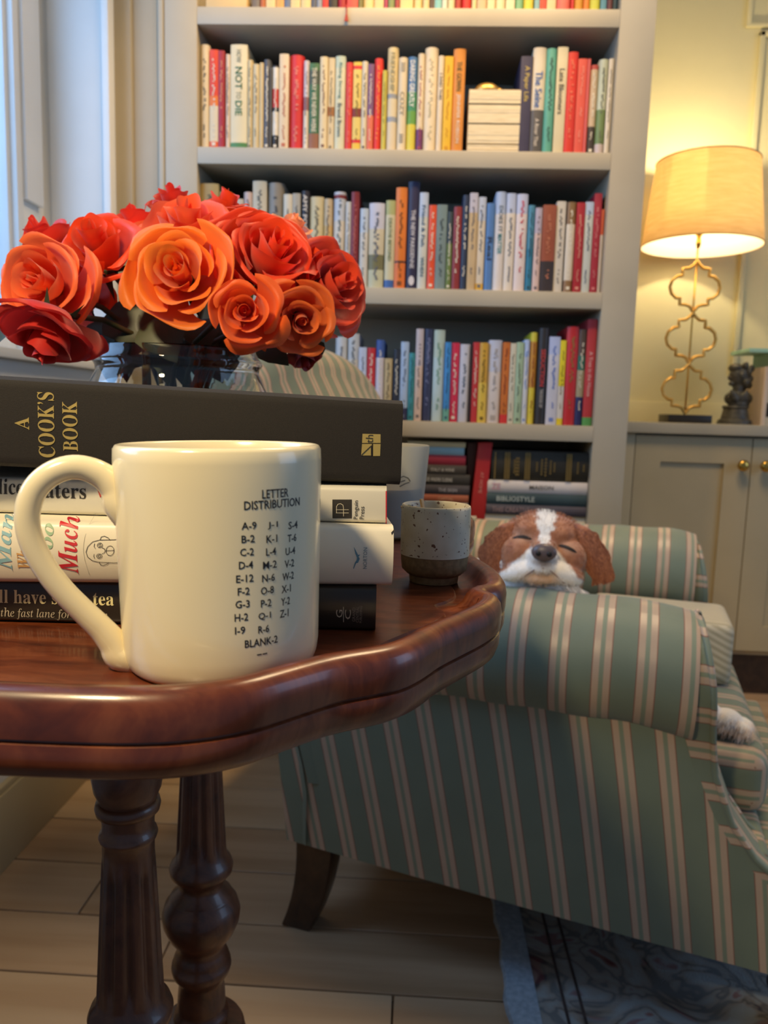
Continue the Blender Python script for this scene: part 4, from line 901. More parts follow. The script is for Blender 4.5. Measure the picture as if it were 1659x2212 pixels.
po(n2([(868, 1074), (882, 1100), (892, 1120), (905, 1118), (895, 1130), (902, 1142), (893, 1165), (880, 1170), (868, 1202), (864, 1200), (874, 1165), (884, 1150), (886, 1136), (876, 1112)]), gull, 'emblem')
tx('NORTON', 784.5, 793, 1183, 1229, mat('grey_blue_print', srgb(120, 134, 138), .5), 1, 'publisher_lettering')
po(n2([(1104, 978), (1108, 985), (1090, 1010), (1086, 996)]), M['ink'], 'inner_cover')
b3, tx, ln, po = near_book('slim grey-white book with black and red serif title, directly under the black one', P2(834, 1100, .355), P2(0, 1050, .352), .7489, .7656, .232, .150, jg, .001, .4)
blk = mat('black_print', srgb(48, 44, 38), .5)
tx(ser('Alice'), -30, 50, 1034, 1068, blk); tx(ser('Waters'), 56, 186, 1044, 1076, blk); tx(ser('We Are What We Eat'), 203, 640, 1049, 1080, mat('brick_red_print', srgb(176, 62, 48), .5))
po([(718, 1079), (760, 1079), (760, 1120), (718, 1120)], blk, 'publisher_mark')
wp = mat('white_print', srgb(226, 216, 190), .5)
ln([(726, 1108), (753, 1108)], .00022, wp, 'publisher_mark'); ln([(726, 1101), (753, 1101)], .00018, wp, 'publisher_mark'); ln([(727, 1108), (727, 1094), (730, 1089), (736, 1088), (741, 1091), (742, 1097), (742, 1115)], .00022, wp, 'publisher_mark')
tx('Penguin', 764, 776, 1081, 1122, blk, 1, 'publisher_lettering'); tx('Press', 777, 787, 1094, 1122, blk, 1, 'publisher_lettering')
po([(833, 1061), (835.5, 1061), (835.5, 1142), (833, 1142)], red_, 'jacket_edge')
b4, tx, ln, po = near_book('large black cloth cookbook with gold capitals, topmost of the table stack', P2(868, 960, .358), P2(0, 905, .333), .7662, .8055, .262, .200, cloth, .0006, .7, tilt=.030, corner=.0035)
tx(ser('A'), 32, 63, 901, 928, M['goldlet'], 1); tx(ser('COOK’S'), 82, 118, 847, 988, M['goldlet'], 1); tx(ser('BOOK'), 135, 168, 867, 974, M['goldlet'], 1)
for q_ in ([(783, 937), (822, 938), (822, 957), (782, 957)], [(782, 959), (803, 959), (803, 984), (780, 984)], [(806, 959), (822, 959), (821, 985), (806, 985)]): po(q_, M['goldlet'], 'publisher_mark')
tx('th', 790, 806, 939, 957, blk, 1, 'publisher_lettering').location.y -= .0001
ln([(781, 983), (802, 963), (802, 983)], .0004, blk, 'publisher_lettering').location.y -= .0001

# ================================================================== MUG
MX, MY, MZ = -.0752, .2932, TZ+.0003
mug = thing('mug', 'cream ceramic mug printed with a letter distribution table', 'mug', (MX, MY, MZ))
mug.rotation_euler = (0, R(-1.2), 0)
def mr(z): return .0376+(.0393-.0376)*min(1, max(0, z/.086))
pr = [(.0008, .001), (.0008, .031), (0, .0325), (.0004, .0345), (.0022, .0362), (.0055, mr(.0055)-.0005), (.010, mr(.010))]+[(z, mr(z)) for z in (.02, .03, .04, .05, .06, .07, .08)]+[(.0842, mr(.0842)-.0003), (.0855, mr(.0855)-.0012), (.0858, mr(.0855)-.0022), (.0850, mr(.0855)-.0031), (.080, .0356), (.05, .0346), (.02, .0338), (.008, .031), (.0055, .024), (.005, .0005)]
mb = MB().lathe(pr, 128); o = mb.build('body', M['ceramic'], mug, auto=60); o.matrix_parent_inverse = Matrix.Identity(4)
ha = R(22)
hd = Vector((-math.cos(ha), -math.sin(ha), 0)); hn = Vector((-hd.y, hd.x, 0))
def hp(px, py):
    o_ = Vector((0, 0, CH)); d = ray(px, py); c = Vector((MX, MY, 0)); t = (c-o_).dot(hn)/d.dot(hn); w = o_+d*t; return Vector(((w-c).dot(hd), w.z-MZ))
hpts = [hp(*p) for p in [(300, 1115), (272, 1082), (258, 1050), (232, 1024), (196, 1007), (158, 1004), (118, 1018), (86, 1046), (69, 1084), (66, 1126), (78, 1172), (104, 1222), (140, 1270), (182, 1314), (220, 1352), (246, 1384), (262, 1408), (300, 1416)]]
rad = [.0078, .0072, .0058, .0050, .0046, .0045, .0045, .0045, .0045, .0044, .0044, .0044, .0044, .0045, .0048, .0055, .0066, .0074]
P3 = []; R3 = []
for i in range(len(hpts)-1):
    a, b, c, d = hpts[max(i-1, 0)], hpts[i], hpts[i+1], hpts[min(i+2, len(hpts)-1)]
    for k in range(4):
        t = k/4; q = .5*((2*b)+(-a+c)*t+(2*a-5*b+4*c-d)*t*t+(-a+3*b-3*c+d)*t**3); P3.append(hd*q.x+Vector((0, 0, q.y))); R3.append(rad[i]+(rad[i+1]-rad[i])*t)
t = MB(); t.tube(P3, R3, 20, flat=1.0); o = t.build('handle', M['ceramic'], mug, smooth=True); o.matrix_parent_inverse = Matrix.Identity(4)
bpy.context.view_layer.update(); MI = mug.matrix_world.inverted()
def mhit(px, py):
    o_ = MI @ Vector((0, 0, CH)); d = MI.to_3x3() @ ray(px, py); r = .039
    for _ in range(4):
        A_, B_, C_ = d.x**2+d.y**2, 2*(o_.x*d.x+o_.y*d.y), o_.x**2+o_.y**2-r*r
        t = (-B_-math.sqrt(max(0, B_*B_-4*A_*C_)))/(2*A_); w = o_+d*t; r = mr(w.z)
    return math.atan2(w.y, w.x), w.z, r
def mtext(s, x0, x1, yc, hpx=18):
    xm = (x0+x1)/2; a0, _, _ = mhit(x0, yc); a1, _, _ = mhit(x1, yc); am = (a0+a1)/2; _, z, r = mhit(xm, yc)
    _, zt, _ = mhit(xm, yc-hpx/2); _, zb, _ = mhit(xm, yc+hpx/2)
    vs, fs, X0, X1, Y0, Y1 = text_raw(s, True); sx = (a1-a0)/(X1-X0); sy = (zt-zb)/(Y1-Y0)
    out = []
    for v in vs:
        a = am+(v.x-(X0+X1)/2)*sx; zz_ = z+(v.y-(Y0+Y1)/2)*sy; q = mr(zz_)+.00010; out.append((q*math.cos(a), q*math.sin(a), zz_))
    m_ = MB().add(out, fs).build('printed_lettering', M['ink'], mug); m_.matrix_parent_inverse = Matrix.Identity(4)
mtext('LETTER', 566, 623, 1066, 19); mtext('DISTRIBUTION', 527, 647, 1089, 19)
for s, x0, x1, y in [('A-9', 218, 305, 952), ('J-1', 370, 428, 950), ('S-4', 490, 542, 948), ('B-2', 218, 295, 1028), ('K-1', 362, 425, 1027), ('T-6', 485, 535, 1022), ('C-2', 210, 290, 1104), ('L-4', 360, 418, 1101), ('U-4', 473, 528, 1098),
    ('D-4', 203, 285, 1179), ('M-2', 342, 422, 1177), ('V-2', 468, 522, 1170), ('E-12', 187, 288, 1257), ('N-6', 337, 411, 1253), ('W-2', 455, 520, 1243), ('F-2', 196, 266, 1331), ('O-8', 330, 405, 1325), ('X-1', 450, 503, 1316),
    ('G-3', 183, 266, 1405), ('P-2', 330, 391, 1399), ('Y-2', 447, 498, 1388), ('H-2', 178, 257, 1481), ('Q-1', 316, 388, 1474), ('Z-1', 440, 490, 1458), ('I-9', 180, 240, 1557), ('R-6', 315, 378, 1549), ('BLANK-2', 237, 427, 1623)]:
    mtext(s, 440+x0/2.676, 440+x1/2.676, 780+y/2.676, 16.5)
mtext('--', 555, 577, 1413, 2.6)

# ================================================================== SPECKLED CUP, MATCHES, FROSTED GLASS
CX, CYY = .0112, .4555
clay = mat('speckled_stoneware', srgb(200, 192, 170), .4); T = NT(clay)
tc = T.n('ShaderNodeTexCoord'); vo = T.n('ShaderNodeTexNoise', i_Scale=420.0, i_Detail=1.0); T.l(tc.outputs['Object'], vo.inputs['Vector'])
n3 = T.n('ShaderNodeTexNoise', i_Scale=60.0); T.l(tc.outputs['Object'], n3.inputs['Vector'])
base = T.ramp(n3.outputs[0], [(.35, srgb(190, 180, 154)), (.65, srgb(208, 200, 178))])
mx = T.n('ShaderNodeMix', data_type='RGBA'); T.l(T.ramp(vo.outputs[0], [(.665, (0, 0, 0)), (.70, (1, 1, 1))]), mx.inputs[0]); T.l(base, mx.inputs[6]); mx.inputs[7].default_value = (*srgb(96, 62, 38), 1)
T.l(mx.outputs[2], T.b.inputs['Base Color'])
raw = noisy('bare_brown_stoneware', srgb(112, 92, 60), srgb(136, 112, 76), 300, .75, bump=.3)
cup = thing('match_cup', 'small speckled stoneware cup holding a few wooden matches', 'cup', (CX, CYY, TZ))
zt_c = at(932, 1112, X=CX).z if False else at(932, 1116, Y=CYY).z-TZ
hC = .0465
MB().lathe([(.0003, .0145), (.0045, .0150), (.0052, .0165), (.008, .0194), (.0125, .0200), (.0165, .0202)], 64, (0, 0)).build('bare_base', raw, cup, auto=50, xf=Matrix.Translation((CX, CYY, TZ))) 
MB().lathe([(.0165, .0200), (.0168, .0206), (.03, .0207), (hC-.002, .0207), (hC-.0004, .0204), (hC, .0197), (hC-.001, .0190), (.03, .0186), (.012, .0182), (.0105, .016), (.010, .0005)], 64).build('glazed_body', clay, cup, auto=50, xf=Matrix.Translation((CX, CYY, TZ)))
mw = noisy('match_wood', srgb(206, 170, 122), srgb(222, 190, 144), 80, .7); gtip = mat('green_match_head', srgb(36, 74, 58), .6)
for k, (tx_, ty_, bx_, wd, gt_) in enumerate([(868, 1093, 905, .0009, 0), (883, 1100, 912, .0012, 1), (892, 1098, 918, .0010, 0), (897, 1094, 922, .0010, 0), (910, 1078, 926, .0012, 0), (887, 1104, 930, .0010, 1)]):
    top = at(tx_, ty_, Y=CYY-.002+.0012*k); bot = Vector((CX+(bx_-930)*.0002, CYY+.004-.001*k, TZ+.0115))
    dv = Vector((top.x-CX, top.y-CYY)); zz_ = top.z
    mch = MB(); mch.tube([bot, bot.lerp(top, .5), top], wd, 4); o = mch.build('match', mw); tag(o, ['matchstick leaning leftmost in the speckled cup', 'green-tipped matchstick highest of the two green ones in the cup', 'bare matchstick right of the green tip in the cup', 'middle bare matchstick in the speckled cup', 'tallest wooden matchstick standing in the speckled cup', 'short green-tipped matchstick low in the speckled cup'][k], 'matchstick', 'matches in the speckled cup')
    if gt_: MB().ellipsoid(top, (.0024, .0022, .0028), n=10).build('match_head', gtip, o, smooth=True)
fg = mat('frosted_glass', srgb(226, 224, 210), .45, Transmission_Weight=.55, IOR=1.3); GX, GY = at(928, 970, Y=.625).x-.040, .625
mb = MB().lathe([(.0004, .030), (.003, .034), (.02, .0355), (.05, .0378), (.086, .0400), (.0875, .0396), (.087, .0382), (.05, .0358), (.01, .033), (.006, .001)], 64)
gl2 = mb.build('body', fg, None, auto=50, xf=Matrix.Translation((GX, GY, TZ))); gl2.name = 'frosted_tumbler'; tag(gl2, 'frosted glass tumbler standing behind the stack of books', 'glass')
zr = at(915, 962, Y=GY).z-TZ
for v in gl2.data.vertices: v.co.z = TZ+(v.co.z-TZ)*zr/.0875
wx = MB().lathe([(.008, .001), (.008, .0325), (.04, .0345), (.041, .001)], 40); wx.build('wax', mat('cream_wax', srgb(226, 214, 184), .5), gl2, auto=50, xf=Matrix.Translation((GX, GY, TZ)))
dr = MB()
for pts in ([(862, 1032), (872, 1028), (882, 1033), (886, 1040)], [(864, 1050), (876, 1044), (884, 1042)], [(866, 1040), (875, 1037)]):
    q3 = []
    for p_ in pts:
        w = at(*p_, Y=GY-.03); a_ = math.atan2(-1, (w.x-GX)/.03); rr_ = .0385; xx = max(-.9, min(.9, (w.x-GX)/.0385)); q3.append((w.x, GY-.0385*math.sqrt(1-xx*xx), w.z))
    dr.tube(q3, .0004, 5)
dr.build('printed_motif', mat('grey_print', srgb(96, 96, 92), .5), gl2)

# ================================================================== VASE AND ROSES
glass = mat('clear_glass', (.96, .98, .97), .0, Transmission_Weight=1.0, IOR=1.45)
VX, VY = at(377, 745, D=.625).x, at(377, 745, D=.625).y
VY = max(VY, .640)
vz = lambda y: at(377, y, Y=VY-.06).z
vase = thing('glass_vase', 'clear glass bowl vase of water and stems behind the book stack', 'vase', (VX, VY, TZ))
zr_ = vz(742)
out_ = [(TZ+.0004, .001), (TZ+.0004, .045), (TZ+.004, .052), (TZ+.03, .071), (TZ+.055, .079), (TZ+.08, .0815), (TZ+.100, .079), (TZ+.115, .0715), (vz(798), .0655), (vz(785), .0660), (vz(776), .0685), (vz(768), .0680), (vz(758), .0650), (zr_-.002, .0640), (zr_, .0632), (zr_-.0008, .0618)]
inn_ = [(vz(758), .0618), (vz(776), .0645), (vz(790), .0625), (TZ+.113, .0680), (TZ+.098, .0755), (TZ+.08, .0780), (TZ+.055, .0755), (TZ+.03, .067), (TZ+.008, .045), (TZ+.006, .001)]
MB().lathe(out_+inn_, 96).build('bowl', glass, vase, auto=60, xf=Matrix.Translation((VX, VY, 0)))
water = mat('water', (.92, .95, .92), .0, Transmission_Weight=1.0, IOR=1.33)
MB().lathe([(TZ+.0085, .001), (TZ+.0085, .044), (TZ+.03, .0665), (TZ+.055, .0750), (TZ+.08, .0775), (TZ+.095, .0755), (TZ+.105, .071), (TZ+.105, .001)], 64).build('water', water, vase, auto=40, xf=Matrix.Translation((VX, VY, 0)))
stemg = noisy('rose_stem', srgb(58, 74, 40), srgb(84, 60, 40), 60, .6)
leafm = noisy('rose_leaf', srgb(34, 48, 30), srgb(54, 66, 38), 30, .45)
def petalmat(c1, c2, name):
    m = mat(name, c1, .5, Sheen_Weight=.2); t = NT(m); uv = t.n('ShaderNodeUVMap'); sx = t.n('ShaderNodeSeparateXYZ'); t.l(uv.outputs[0], sx.inputs[0])
    tc = t.n('ShaderNodeTexCoord'); nz = t.n('ShaderNodeTexNoise', i_Scale=45.0, i_Detail=3.0); t.l(tc.outputs['Object'], nz.inputs['Vector'])
    ad = t.n('ShaderNodeMath', operation='MULTIPLY_ADD'); ad.inputs[1].default_value = .5; t.l(nz.outputs[0], ad.inputs[0]); t.l(sx.outputs[1], ad.inputs[2])
    c = t.ramp(ad.outputs[0], [(.35, c2), (.85, c1), (1.25, tuple(min(1, x*1.15) for x in c1))]); t.l(c, t.b.inputs['Base Color'])
    n4 = t.n('ShaderNodeTexNoise', i_Scale=500.0, i_Detail=2.0); t.l(tc.outputs['Object'], n4.inputs['Vector']); bp = t.n('ShaderNodeBump', i_Strength=.15, i_Distance=.0005); t.l(n4.outputs[0], bp.inputs['Height']); t.l(bp.outputs[0], t.b.inputs['Normal'])
    tr = t.n('ShaderNodeBsdfTranslucent'); t.l(c, tr.inputs[0]); mx = t.n('ShaderNodeMixShader'); mx.inputs[0].default_value = .30
    t.l(t.b.outputs[0], mx.inputs[1]); t.l(tr.outputs[0], mx.inputs[2]); t.l(mx.outputs[0], t.t.nodes['Material Output'].inputs[0]); return m
def petal(i, n, Rr, rng, op, droop=0.0):
    t = i/(n-1); w = (2.1 if i < 3 else 1.55-.50*t)*(1+.15*rng.uniform(-1, 1)); Rt = Rr*(.05+.90*(t**.95)*op*rng.uniform(.93, 1.08)); zb = -.62*Rr
    zt = Rr*(.46-.10*t-.34*t**2.2-.12*op*t+rng.uniform(-.05, .05)); curl = Rr*.015 if i < 2 else Rr*(.03+.26*t)*(.5+rng.random()); fold = rng.uniform(.6, 1.8); sp = rng.uniform(.10, .22)
    nu, nv = 16, 13; vs = []; uv = []
    ph1, ph2, tip = rng.uniform(0, 6), rng.uniform(0, 6), rng.uniform(-.35, .35)
    for j in range(nv+1):
        v = j/nv
        for k in range(nu+1):
            u = 2*k/nu-1; uu = u-tip*.5*(1-u*u)
            ve = v*(1-.24*abs(uu)**2.2+.10*max(0, 1-abs(uu)*2.2)*t)
            belly = math.sin(min(1, ve*1.02)*math.pi*.5)**(.62)
            r = Rr*.05+(Rt-Rr*.05)*belly*(1+.16*t*math.sin(ve*math.pi))
            z = zb+(zt-zb)*(ve**(.85+.35*t))
            lip = max(0, ve-.66)/.34
            cl = curl*lip**2*(.35+fold*abs(uu)**1.5)
            r += cl*1.05; z -= cl*(.45+.9*lip)*1.0+droop*ve*ve*Rr
            r *= 1+sp*u*(.7 if i > 2 else 1.6)*(.4+.6*ve)
            rf = .045*Rr*(.3+t)*ve**3; z += rf*(math.sin(4*u+ph1)+.5*math.sin(9*u+ph2)); r += rf*.8*math.sin(5*u+ph2)
            a = u*w*(.42+.58*math.sin(min(1, ve*1.15)*math.pi*.5))*(1 if t > .2 else 1.2)
            vs.append((r*math.cos(a), r*math.sin(a), z)); uv.append((k/nu, ve))
    fs = [(j*(nu+1)+k, j*(nu+1)+k+1, (j+1)*(nu+1)+k+1, (j+1)*(nu+1)+k) for j in range(nv) for k in range(nu)]
    return vs, fs, uv
def rose(px, py, D, dia_px, face, c1, c2, label, n=20, op=1.0, seed=1, droop=0.0, stem=True, squash=1.0, spin=0):
    rng = random.Random(seed); ctr = at(px, py, D=D); Rr = dia_px*D/FPX/2/1.06; f = Vector(face).normalized()
    rot = f.to_track_quat('Z', 'Y').to_matrix().to_4x4(); X = Matrix.Translation(ctr) @ rot @ Matrix.Rotation(spin, 4, 'Z') @ Matrix.Scale(squash, 4, (0, 0, 1))
    ro = thing('rose', label, 'rose', tuple(ctr), 'roses in the glass vase')
    pm = petalmat(srgb(*c1), srgb(*c2), 'rose_petal')
    for i in range(n):
        vs, fs, uv = petal(i, n, Rr, rng, op, droop*(i/n)**2); mb = MB(); mb.uv = []
        Q = X @ Matrix.Rotation(i*2.39996+rng.uniform(-.2, .2), 4, 'Z') @ Matrix.Rotation(rng.uniform(-.06, .06), 4, 'X')
        mb.add([Q @ Vector(v) for v in vs], fs); mb.uv = uv; mb.build('petal', pm, ro, smooth=True)
    MB().ellipsoid(ctr-f*Rr*.22, (Rr*.16, Rr*.16, Rr*.42), rot.to_3x3(), n=12).build('heart', pm, ro, smooth=True)
    base = ctr-f*Rr*.62*squash
    cal = MB(); cal.ellipsoid(base, (Rr*.17, Rr*.17, Rr*.17), n=10)
    for k in range(5):
        a = k*1.2566; d1 = rot.to_3x3() @ Vector((math.cos(a), math.sin(a), 0))
        p0_, p1_, p2_ = base+d1*Rr*.08, base+d1*Rr*.42+f*Rr*.05, base+d1*Rr*.62-f*Rr*.22
        sd = f.cross(d1)*Rr*.09; cal.add([p0_-sd, p0_+sd, p1_+sd*.7, p1_-sd*.7, p2_], [(0, 1, 2, 3), (3, 2, 4)])
    cal.build('sepals', leafm, ro)
    if stem:
        tgt = Vector((VX+rng.uniform(-.03, .03), VY+rng.uniform(-.02, .02), TZ+.015)); mouth = Vector((VX+(ctr.x-VX)*.28, VY+(ctr.y-VY)*.28, zr_+.004))
        pts = [base.lerp(base, 0)]; P = [base, base*.5+mouth*.5+Vector((0, 0, .006)), mouth, mouth.lerp(tgt, .5), tgt]
        q = []
        for i in range(4):
            for k in range(3): q.append(P[i].lerp(P[i+1], k/3))
        q.append(P[-1]); MB().tube(q, .0022, 7).build('stem', stemg, ro, smooth=True)
    return ro
OG, CO, RO_, RD2, PK2 = ((252, 126, 36), (230, 80, 18)), ((246, 112, 56), (226, 72, 30)), ((236, 74, 26), (196, 40, 16)), ((228, 56, 36), (176, 24, 24)), ((248, 104, 58), (224, 62, 44))
rose(385, 585, .545, 262, (.02, -1, .18), *OG, 'largest open orange rose at the front centre of the bouquet', 15, 1.0, 3, spin=.6)
rose(84, 608, .54, 240, (-.10, -1, .05), *CO, 'open coral-orange rose with a withered heart at the left front', 14, 1.0, 11)
rose(208, 524, .575, 256, (-.05, -.78, .6), *RO_, 'bright red-orange rose behind and between the two front roses', 13, .85, 5)
rose(405, 480, .605, 262, (.05, -.62, .78), *PK2, 'coral rose facing upward behind the largest orange rose', 15, 1.0, 8)
rose(590, 545, .580, 290, (.42, -.68, .50), *RO_, 'ragged red-orange rose with many narrow petals right of centre', 20, 1.0, 21)
rose(728, 612, .605, 226, (.70, -.62, .22), (222, 72, 40), (170, 34, 26), 'rightmost dusky red rose tilting away from the bouquet', 14, .95, 31)
rose(528, 670, .535, 200, (.15, -.88, -.12), (244, 104, 38), (210, 60, 20), 'half-open orange rose hanging below the ragged red one', 11, .82, 41)
rose(652, 692, .565, 200, (.25, -.85, -.2), (226, 112, 48), (196, 74, 30), 'amber rose low on the right of the bouquet', 10, .9, 51)
rose(92, 512, .62, 200, (-.45, -.4, .8), *RD2, 'small red rose at the upper left against the window frame', 12, .9, 61)
rose(372, 424, .66, 130, (.0, -.4, .9), *RD2, 'small red rose peeking out at the very top of the bouquet', 10, .8, 71)
rose(292, 482, .645, 190, (-.2, -.35, .9), *RD2, 'red rose half hidden between the top roses', 12, .95, 81)
rose(632, 490, .64, 140, (.4, -.35, .8), (250, 160, 112), (238, 120, 80), 'pale peach rose behind the ragged red one', 10, .9, 91)
rose(100, 738, .530, 236, (-.1, -.42, -.90), (206, 44, 34), (150, 20, 26), 'overblown dark red rose drooping onto the book stack at the left', 12, 1.0, 101, droop=-.1)
rose(660, 778, .60, 104, (.3, -.4, -.85), (150, 36, 34), (92, 16, 22), 'withered dark red rose hanging lowest at the right', 8, .8, 111)
rose(490, 440, .66, 150, (.1, -.3, .95), *RO_, 'orange-red rose at the back right of the coral rose', 10, .9, 121)
rose(170, 640, .60, 150, (-.1, -.9, .1), *RO_, 'shaded red rose low behind the two left front roses', 9, .9, 131)
# leaves between the flowers
def leaf(p, d, up, L_, w):
    d, up, p = Vector(d).normalized(), Vector(up).normalized(), Vector(p); s = d.cross(up).normalized(); vs = []; N = 8
    for i in range(N+1):
        t = i/N; ww = w*math.sin(math.pi*min(1, t**.75))*(1 if i % 2 else .94)+.0002; c = p+d*L_*t-up*(t*t)*L_*.25
        vs += [c-s*ww+up*ww*.25, c, c+s*ww+up*ww*.25]
    return MB().add(vs, [(3*i+j, 3*i+j+1, 3*i+4+j, 3*i+3+j) for i in range(N) for j in (0, 1)])
LD = [((250, 655), .60, (330, 725), .026, 'broad dark green leaf hanging over the vase rim below the red rose'), ((330, 690), .585, (370, 760), .02, 'dark leaf over the middle of the vase rim'), ((600, 640), .60, (596, 700), .011, 'narrow green leaf between the orange and amber roses'),
      ((215, 690), .60, (225, 750), .014, 'small dark leaf at the left of the vase rim'), ((5, 690), .56, (-20, 735), .014, 'green leaf at the far left edge of the bouquet'), ((430, 690), .62, (440, 745), .016, 'dark leaf right of the middle of the vase rim'), ((560, 740), .60, (615, 775), .012, 'leaf on the right of the vase under the orange rose')]
LD += [((262, 690), .62, (255, 752), .022, 'shaded leaf pressed behind the left of the vase rim'), ((470, 700), .63, (500, 748), .016, 'shaded leaf under the half-open orange rose'), ((395, 700), .64, (330, 800), .022, 'submerged dark leaf in the left half of the vase'), ((430, 720), .66, (470, 815), .022, 'submerged dark leaf in the right half of the vase'),
      ((300, 720), .67, (255, 810), .02, 'submerged leaf against the left wall of the vase'), ((360, 700), .60, (300, 735), .018, 'dark leaf crossing the first one at the vase rim'), ((700, 740), .62, (640, 780), .010, 'small leaf under the amber rose')]
rl = random.Random(17)
for k in range(9):
    LD.append(((250+k*28, 705+rl.uniform(-10, 15)), .625+.012*(k % 4), (225+k*33+rl.uniform(-10, 10), 800+rl.uniform(-10, 20)), .017, ['first', 'second', 'third', 'fourth', 'fifth', 'sixth', 'seventh', 'eighth', 'ninth'][k]+' dark leaf under water from the left in the vase'))
for (a_, D_, b_, w_, lab) in LD:
    p = at(*a_, D=D_); q = at(*b_, D=D_-.012); o = leaf(p, q-p, (0, -.9, .45), (q-p).length*1.1, w_).build('rose_leaf', leafm, None, smooth=True); tag(o, lab, 'leaf', 'rose leaves in the vase')

# ================================================================== DOG
HC = Vector((.178, 1.072, .6165)); HR = Vector((.986, -.165, 0)); HU = Vector((0, 0, 1)); HF = Vector((-.165, -.986, 0)); S_ = .000655
HM = Matrix((HR, HU, HF)).transposed()
def hpnt(x, y, d): return HC+HM @ Vector((x, y, d))*S_
dm = MB()
def he(c, r, rz=0): dm.ellipsoid(hpnt(*c), [v*S_ for v in r], HM @ Matrix.Rotation(rz, 3, 'Z'), n=20)
he((0, 20, -45), (84, 54, 62)); he((-4, 42, -50), (58, 32, 48)); he((-30, 38, -18), (30, 22, 30)); he((34, 32, -18), (30, 22, 30))
he((-46, -16, -14), (46, 46, 44)); he((50, -20, -14), (44, 46, 44)); he((1, 6, 18), (27, 24, 46)); he((0, -10, 34), (30, 22, 34))
he((-40, -46, 14), (52, 24, 38), .32); he((44, -46, 14), (46, 26, 38), -.32); he((0, -30, 30), (32, 22, 34)); he((0, -58, 16), (50, 17, 36)); he((0, -20, -70), (80, 50, 60))
def ce(c, r, m3=None):
    p = CT @ Vector(c); dm.ellipsoid(p, r, (CT.to_3x3() @ (m3 or Matrix.Identity(3))), n=20)
for c, r in [((.32, .17, .55), (.055, .06, .05)), ((.32, .22, .505), (.075, .075, .07)), ((.34, .26, .45), (.10, .09, .085)), ((.27, .30, .455), (.10, .09, .095)), ((.23, .30, .465), (.085, .08, .09)), ((.42, .20, .43), (.06, .05, .055)), ((.48, .175, .41), (.045, .034, .036)), ((.53, .163, .395), (.036, .025, .027)), ((.575, .160, .382), (.030, .022, .022)), ((.61, .160, .374), (.024, .022, .019)), ((.628, .147, .368), (.016, .009, .013)), ((.632, .159, .369), (.017, .009, .014)), ((.630, .171, .368), (.016, .009, .013)), ((.40, .30, .40), (.06, .05, .045)), ((.24, .20, .41), (.07, .06, .055))]: ce(c, r)
dog = remesh(dm, 'dog', [], .0022, 5); tag(dog, 'chestnut and white spaniel asleep with its chin on the armchair arm', 'dog')
AUB, AUB2, WHT, PCH, GRY = srgb(146, 84, 50), srgb(182, 118, 78), srgb(234, 228, 220), srgb(214, 170, 132), srgb(150, 138, 136)
def mixc(a, b, t): t = max(0, min(1, t)); return tuple(x+(y-x)*t for x, y in zip(a, b))
def coat(p):
    q = (p-HC); x, y, d = q.dot(HR)/S_, q.dot(HU)/S_, q.dot(HF)/S_
    nz = noise.noise(p*120)*.5+noise.noise(p*300)*.3
    if -100 < y < 100 and abs(x) < 135 and d > -90:
        c = mixc(AUB, AUB2, .5+.8*nz)
        wb = 20 if y > 62 else 8+(y-12)*.22 if y > 12 else 0
        t = (wb+3*nz*6-abs(x-(4 if y > 30 else 2)))/5+.5 if y > 10 else 0
        hw = 16+(16-y)*1.02 if x < 0 else 16+(16-y)*.90
        if y <= 18: t = (hw+8*nz-abs(x-1))/6+.5
        c = mixc(c, WHT, t)
        e = math.hypot((x-2)/26, (y+18)/16); c = mixc(c, GRY, (1.1-e)*1.2*(d > 20))
        e = math.hypot(x/40, (y+58)/20); c = mixc(c, PCH, (1.15-e)*1.5)
        for ex, ey in ((-45, 22), (51, 6)): e = math.hypot((x-ex)/30, (y-ey-2)/15); c = mixc(c, srgb(196, 150, 118), (1.15-e)*.7)
        return c
    l = CTi @ p; 
    if l.x > .50: return mixc(WHT, PCH, (.385-l.z)*30+nz)
    return mixc(WHT, AUB, (noise.noise(p*14)*4-.6) if l.y > .30 and l.z < .52 else 0)
def paintme(me):
    a = me.color_attributes.new('coat', 'FLOAT_COLOR', 'POINT')
    for i, v in enumerate(me.vertices): a.data[i].color = (*coat(v.co), 1)
furm = mat('spaniel_coat', AUB, .65, Sheen_Weight=.4); T = NT(furm); at_ = T.n('ShaderNodeAttribute', attribute_name='coat'); T.l(at_.outputs['Color'], T.b.inputs['Base Color'])
tc = T.n('ShaderNodeTexCoord'); n5 = T.n('ShaderNodeTexNoise', i_Scale=260.0, i_Detail=4.0); mpp = T.n('ShaderNodeMapping'); mpp.inputs['Scale'].default_value = (1, 1, .35); T.l(tc.outputs['Object'], mpp.inputs[0]); T.l(mpp.outputs[0], n5.inputs['Vector'])
bp = T.n('ShaderNodeBump', i_Strength=.5, i_Distance=.002); T.l(n5.outputs[0], bp.inputs['Height']); T.l(bp.outputs[0], T.b.inputs['Normal'])
dog.data.materials.clear(); dog.data.materials.append(furm); paintme(dog.data)
from mathutils.bvhtree import BVHTree
bv = BVHTree.FromPolygons([v.co for v in dog.data.vertices], [tuple(p.vertices) for p in dog.data.polygons])
def surf(x, y): h = bv.ray_cast(hpnt(x, y, 300), -HF); return h[0]
nosem = mat('dog_nose', srgb(96, 82, 82), .36)
nb = MB(); nc = surf(2, 4); nb.ellipsoid(nc+HF*.003, (26*S_, 19*S_, 12*S_), HM, n=24); nb.ellipsoid(nc-HU*9*S_+HF*.001, (14*S_, 12*S_, 11*S_), HM, n=16)
no = remesh(nb, 'nose', [nosem], .0008, 3, dog)
ng = MB()
for sx in (-1, 1): ng.ellipsoid(nc+HF*.0102+HR*sx*11*S_-HU*1*S_, (5.5*S_, 6*S_, 2.5*S_), HM, n=12)
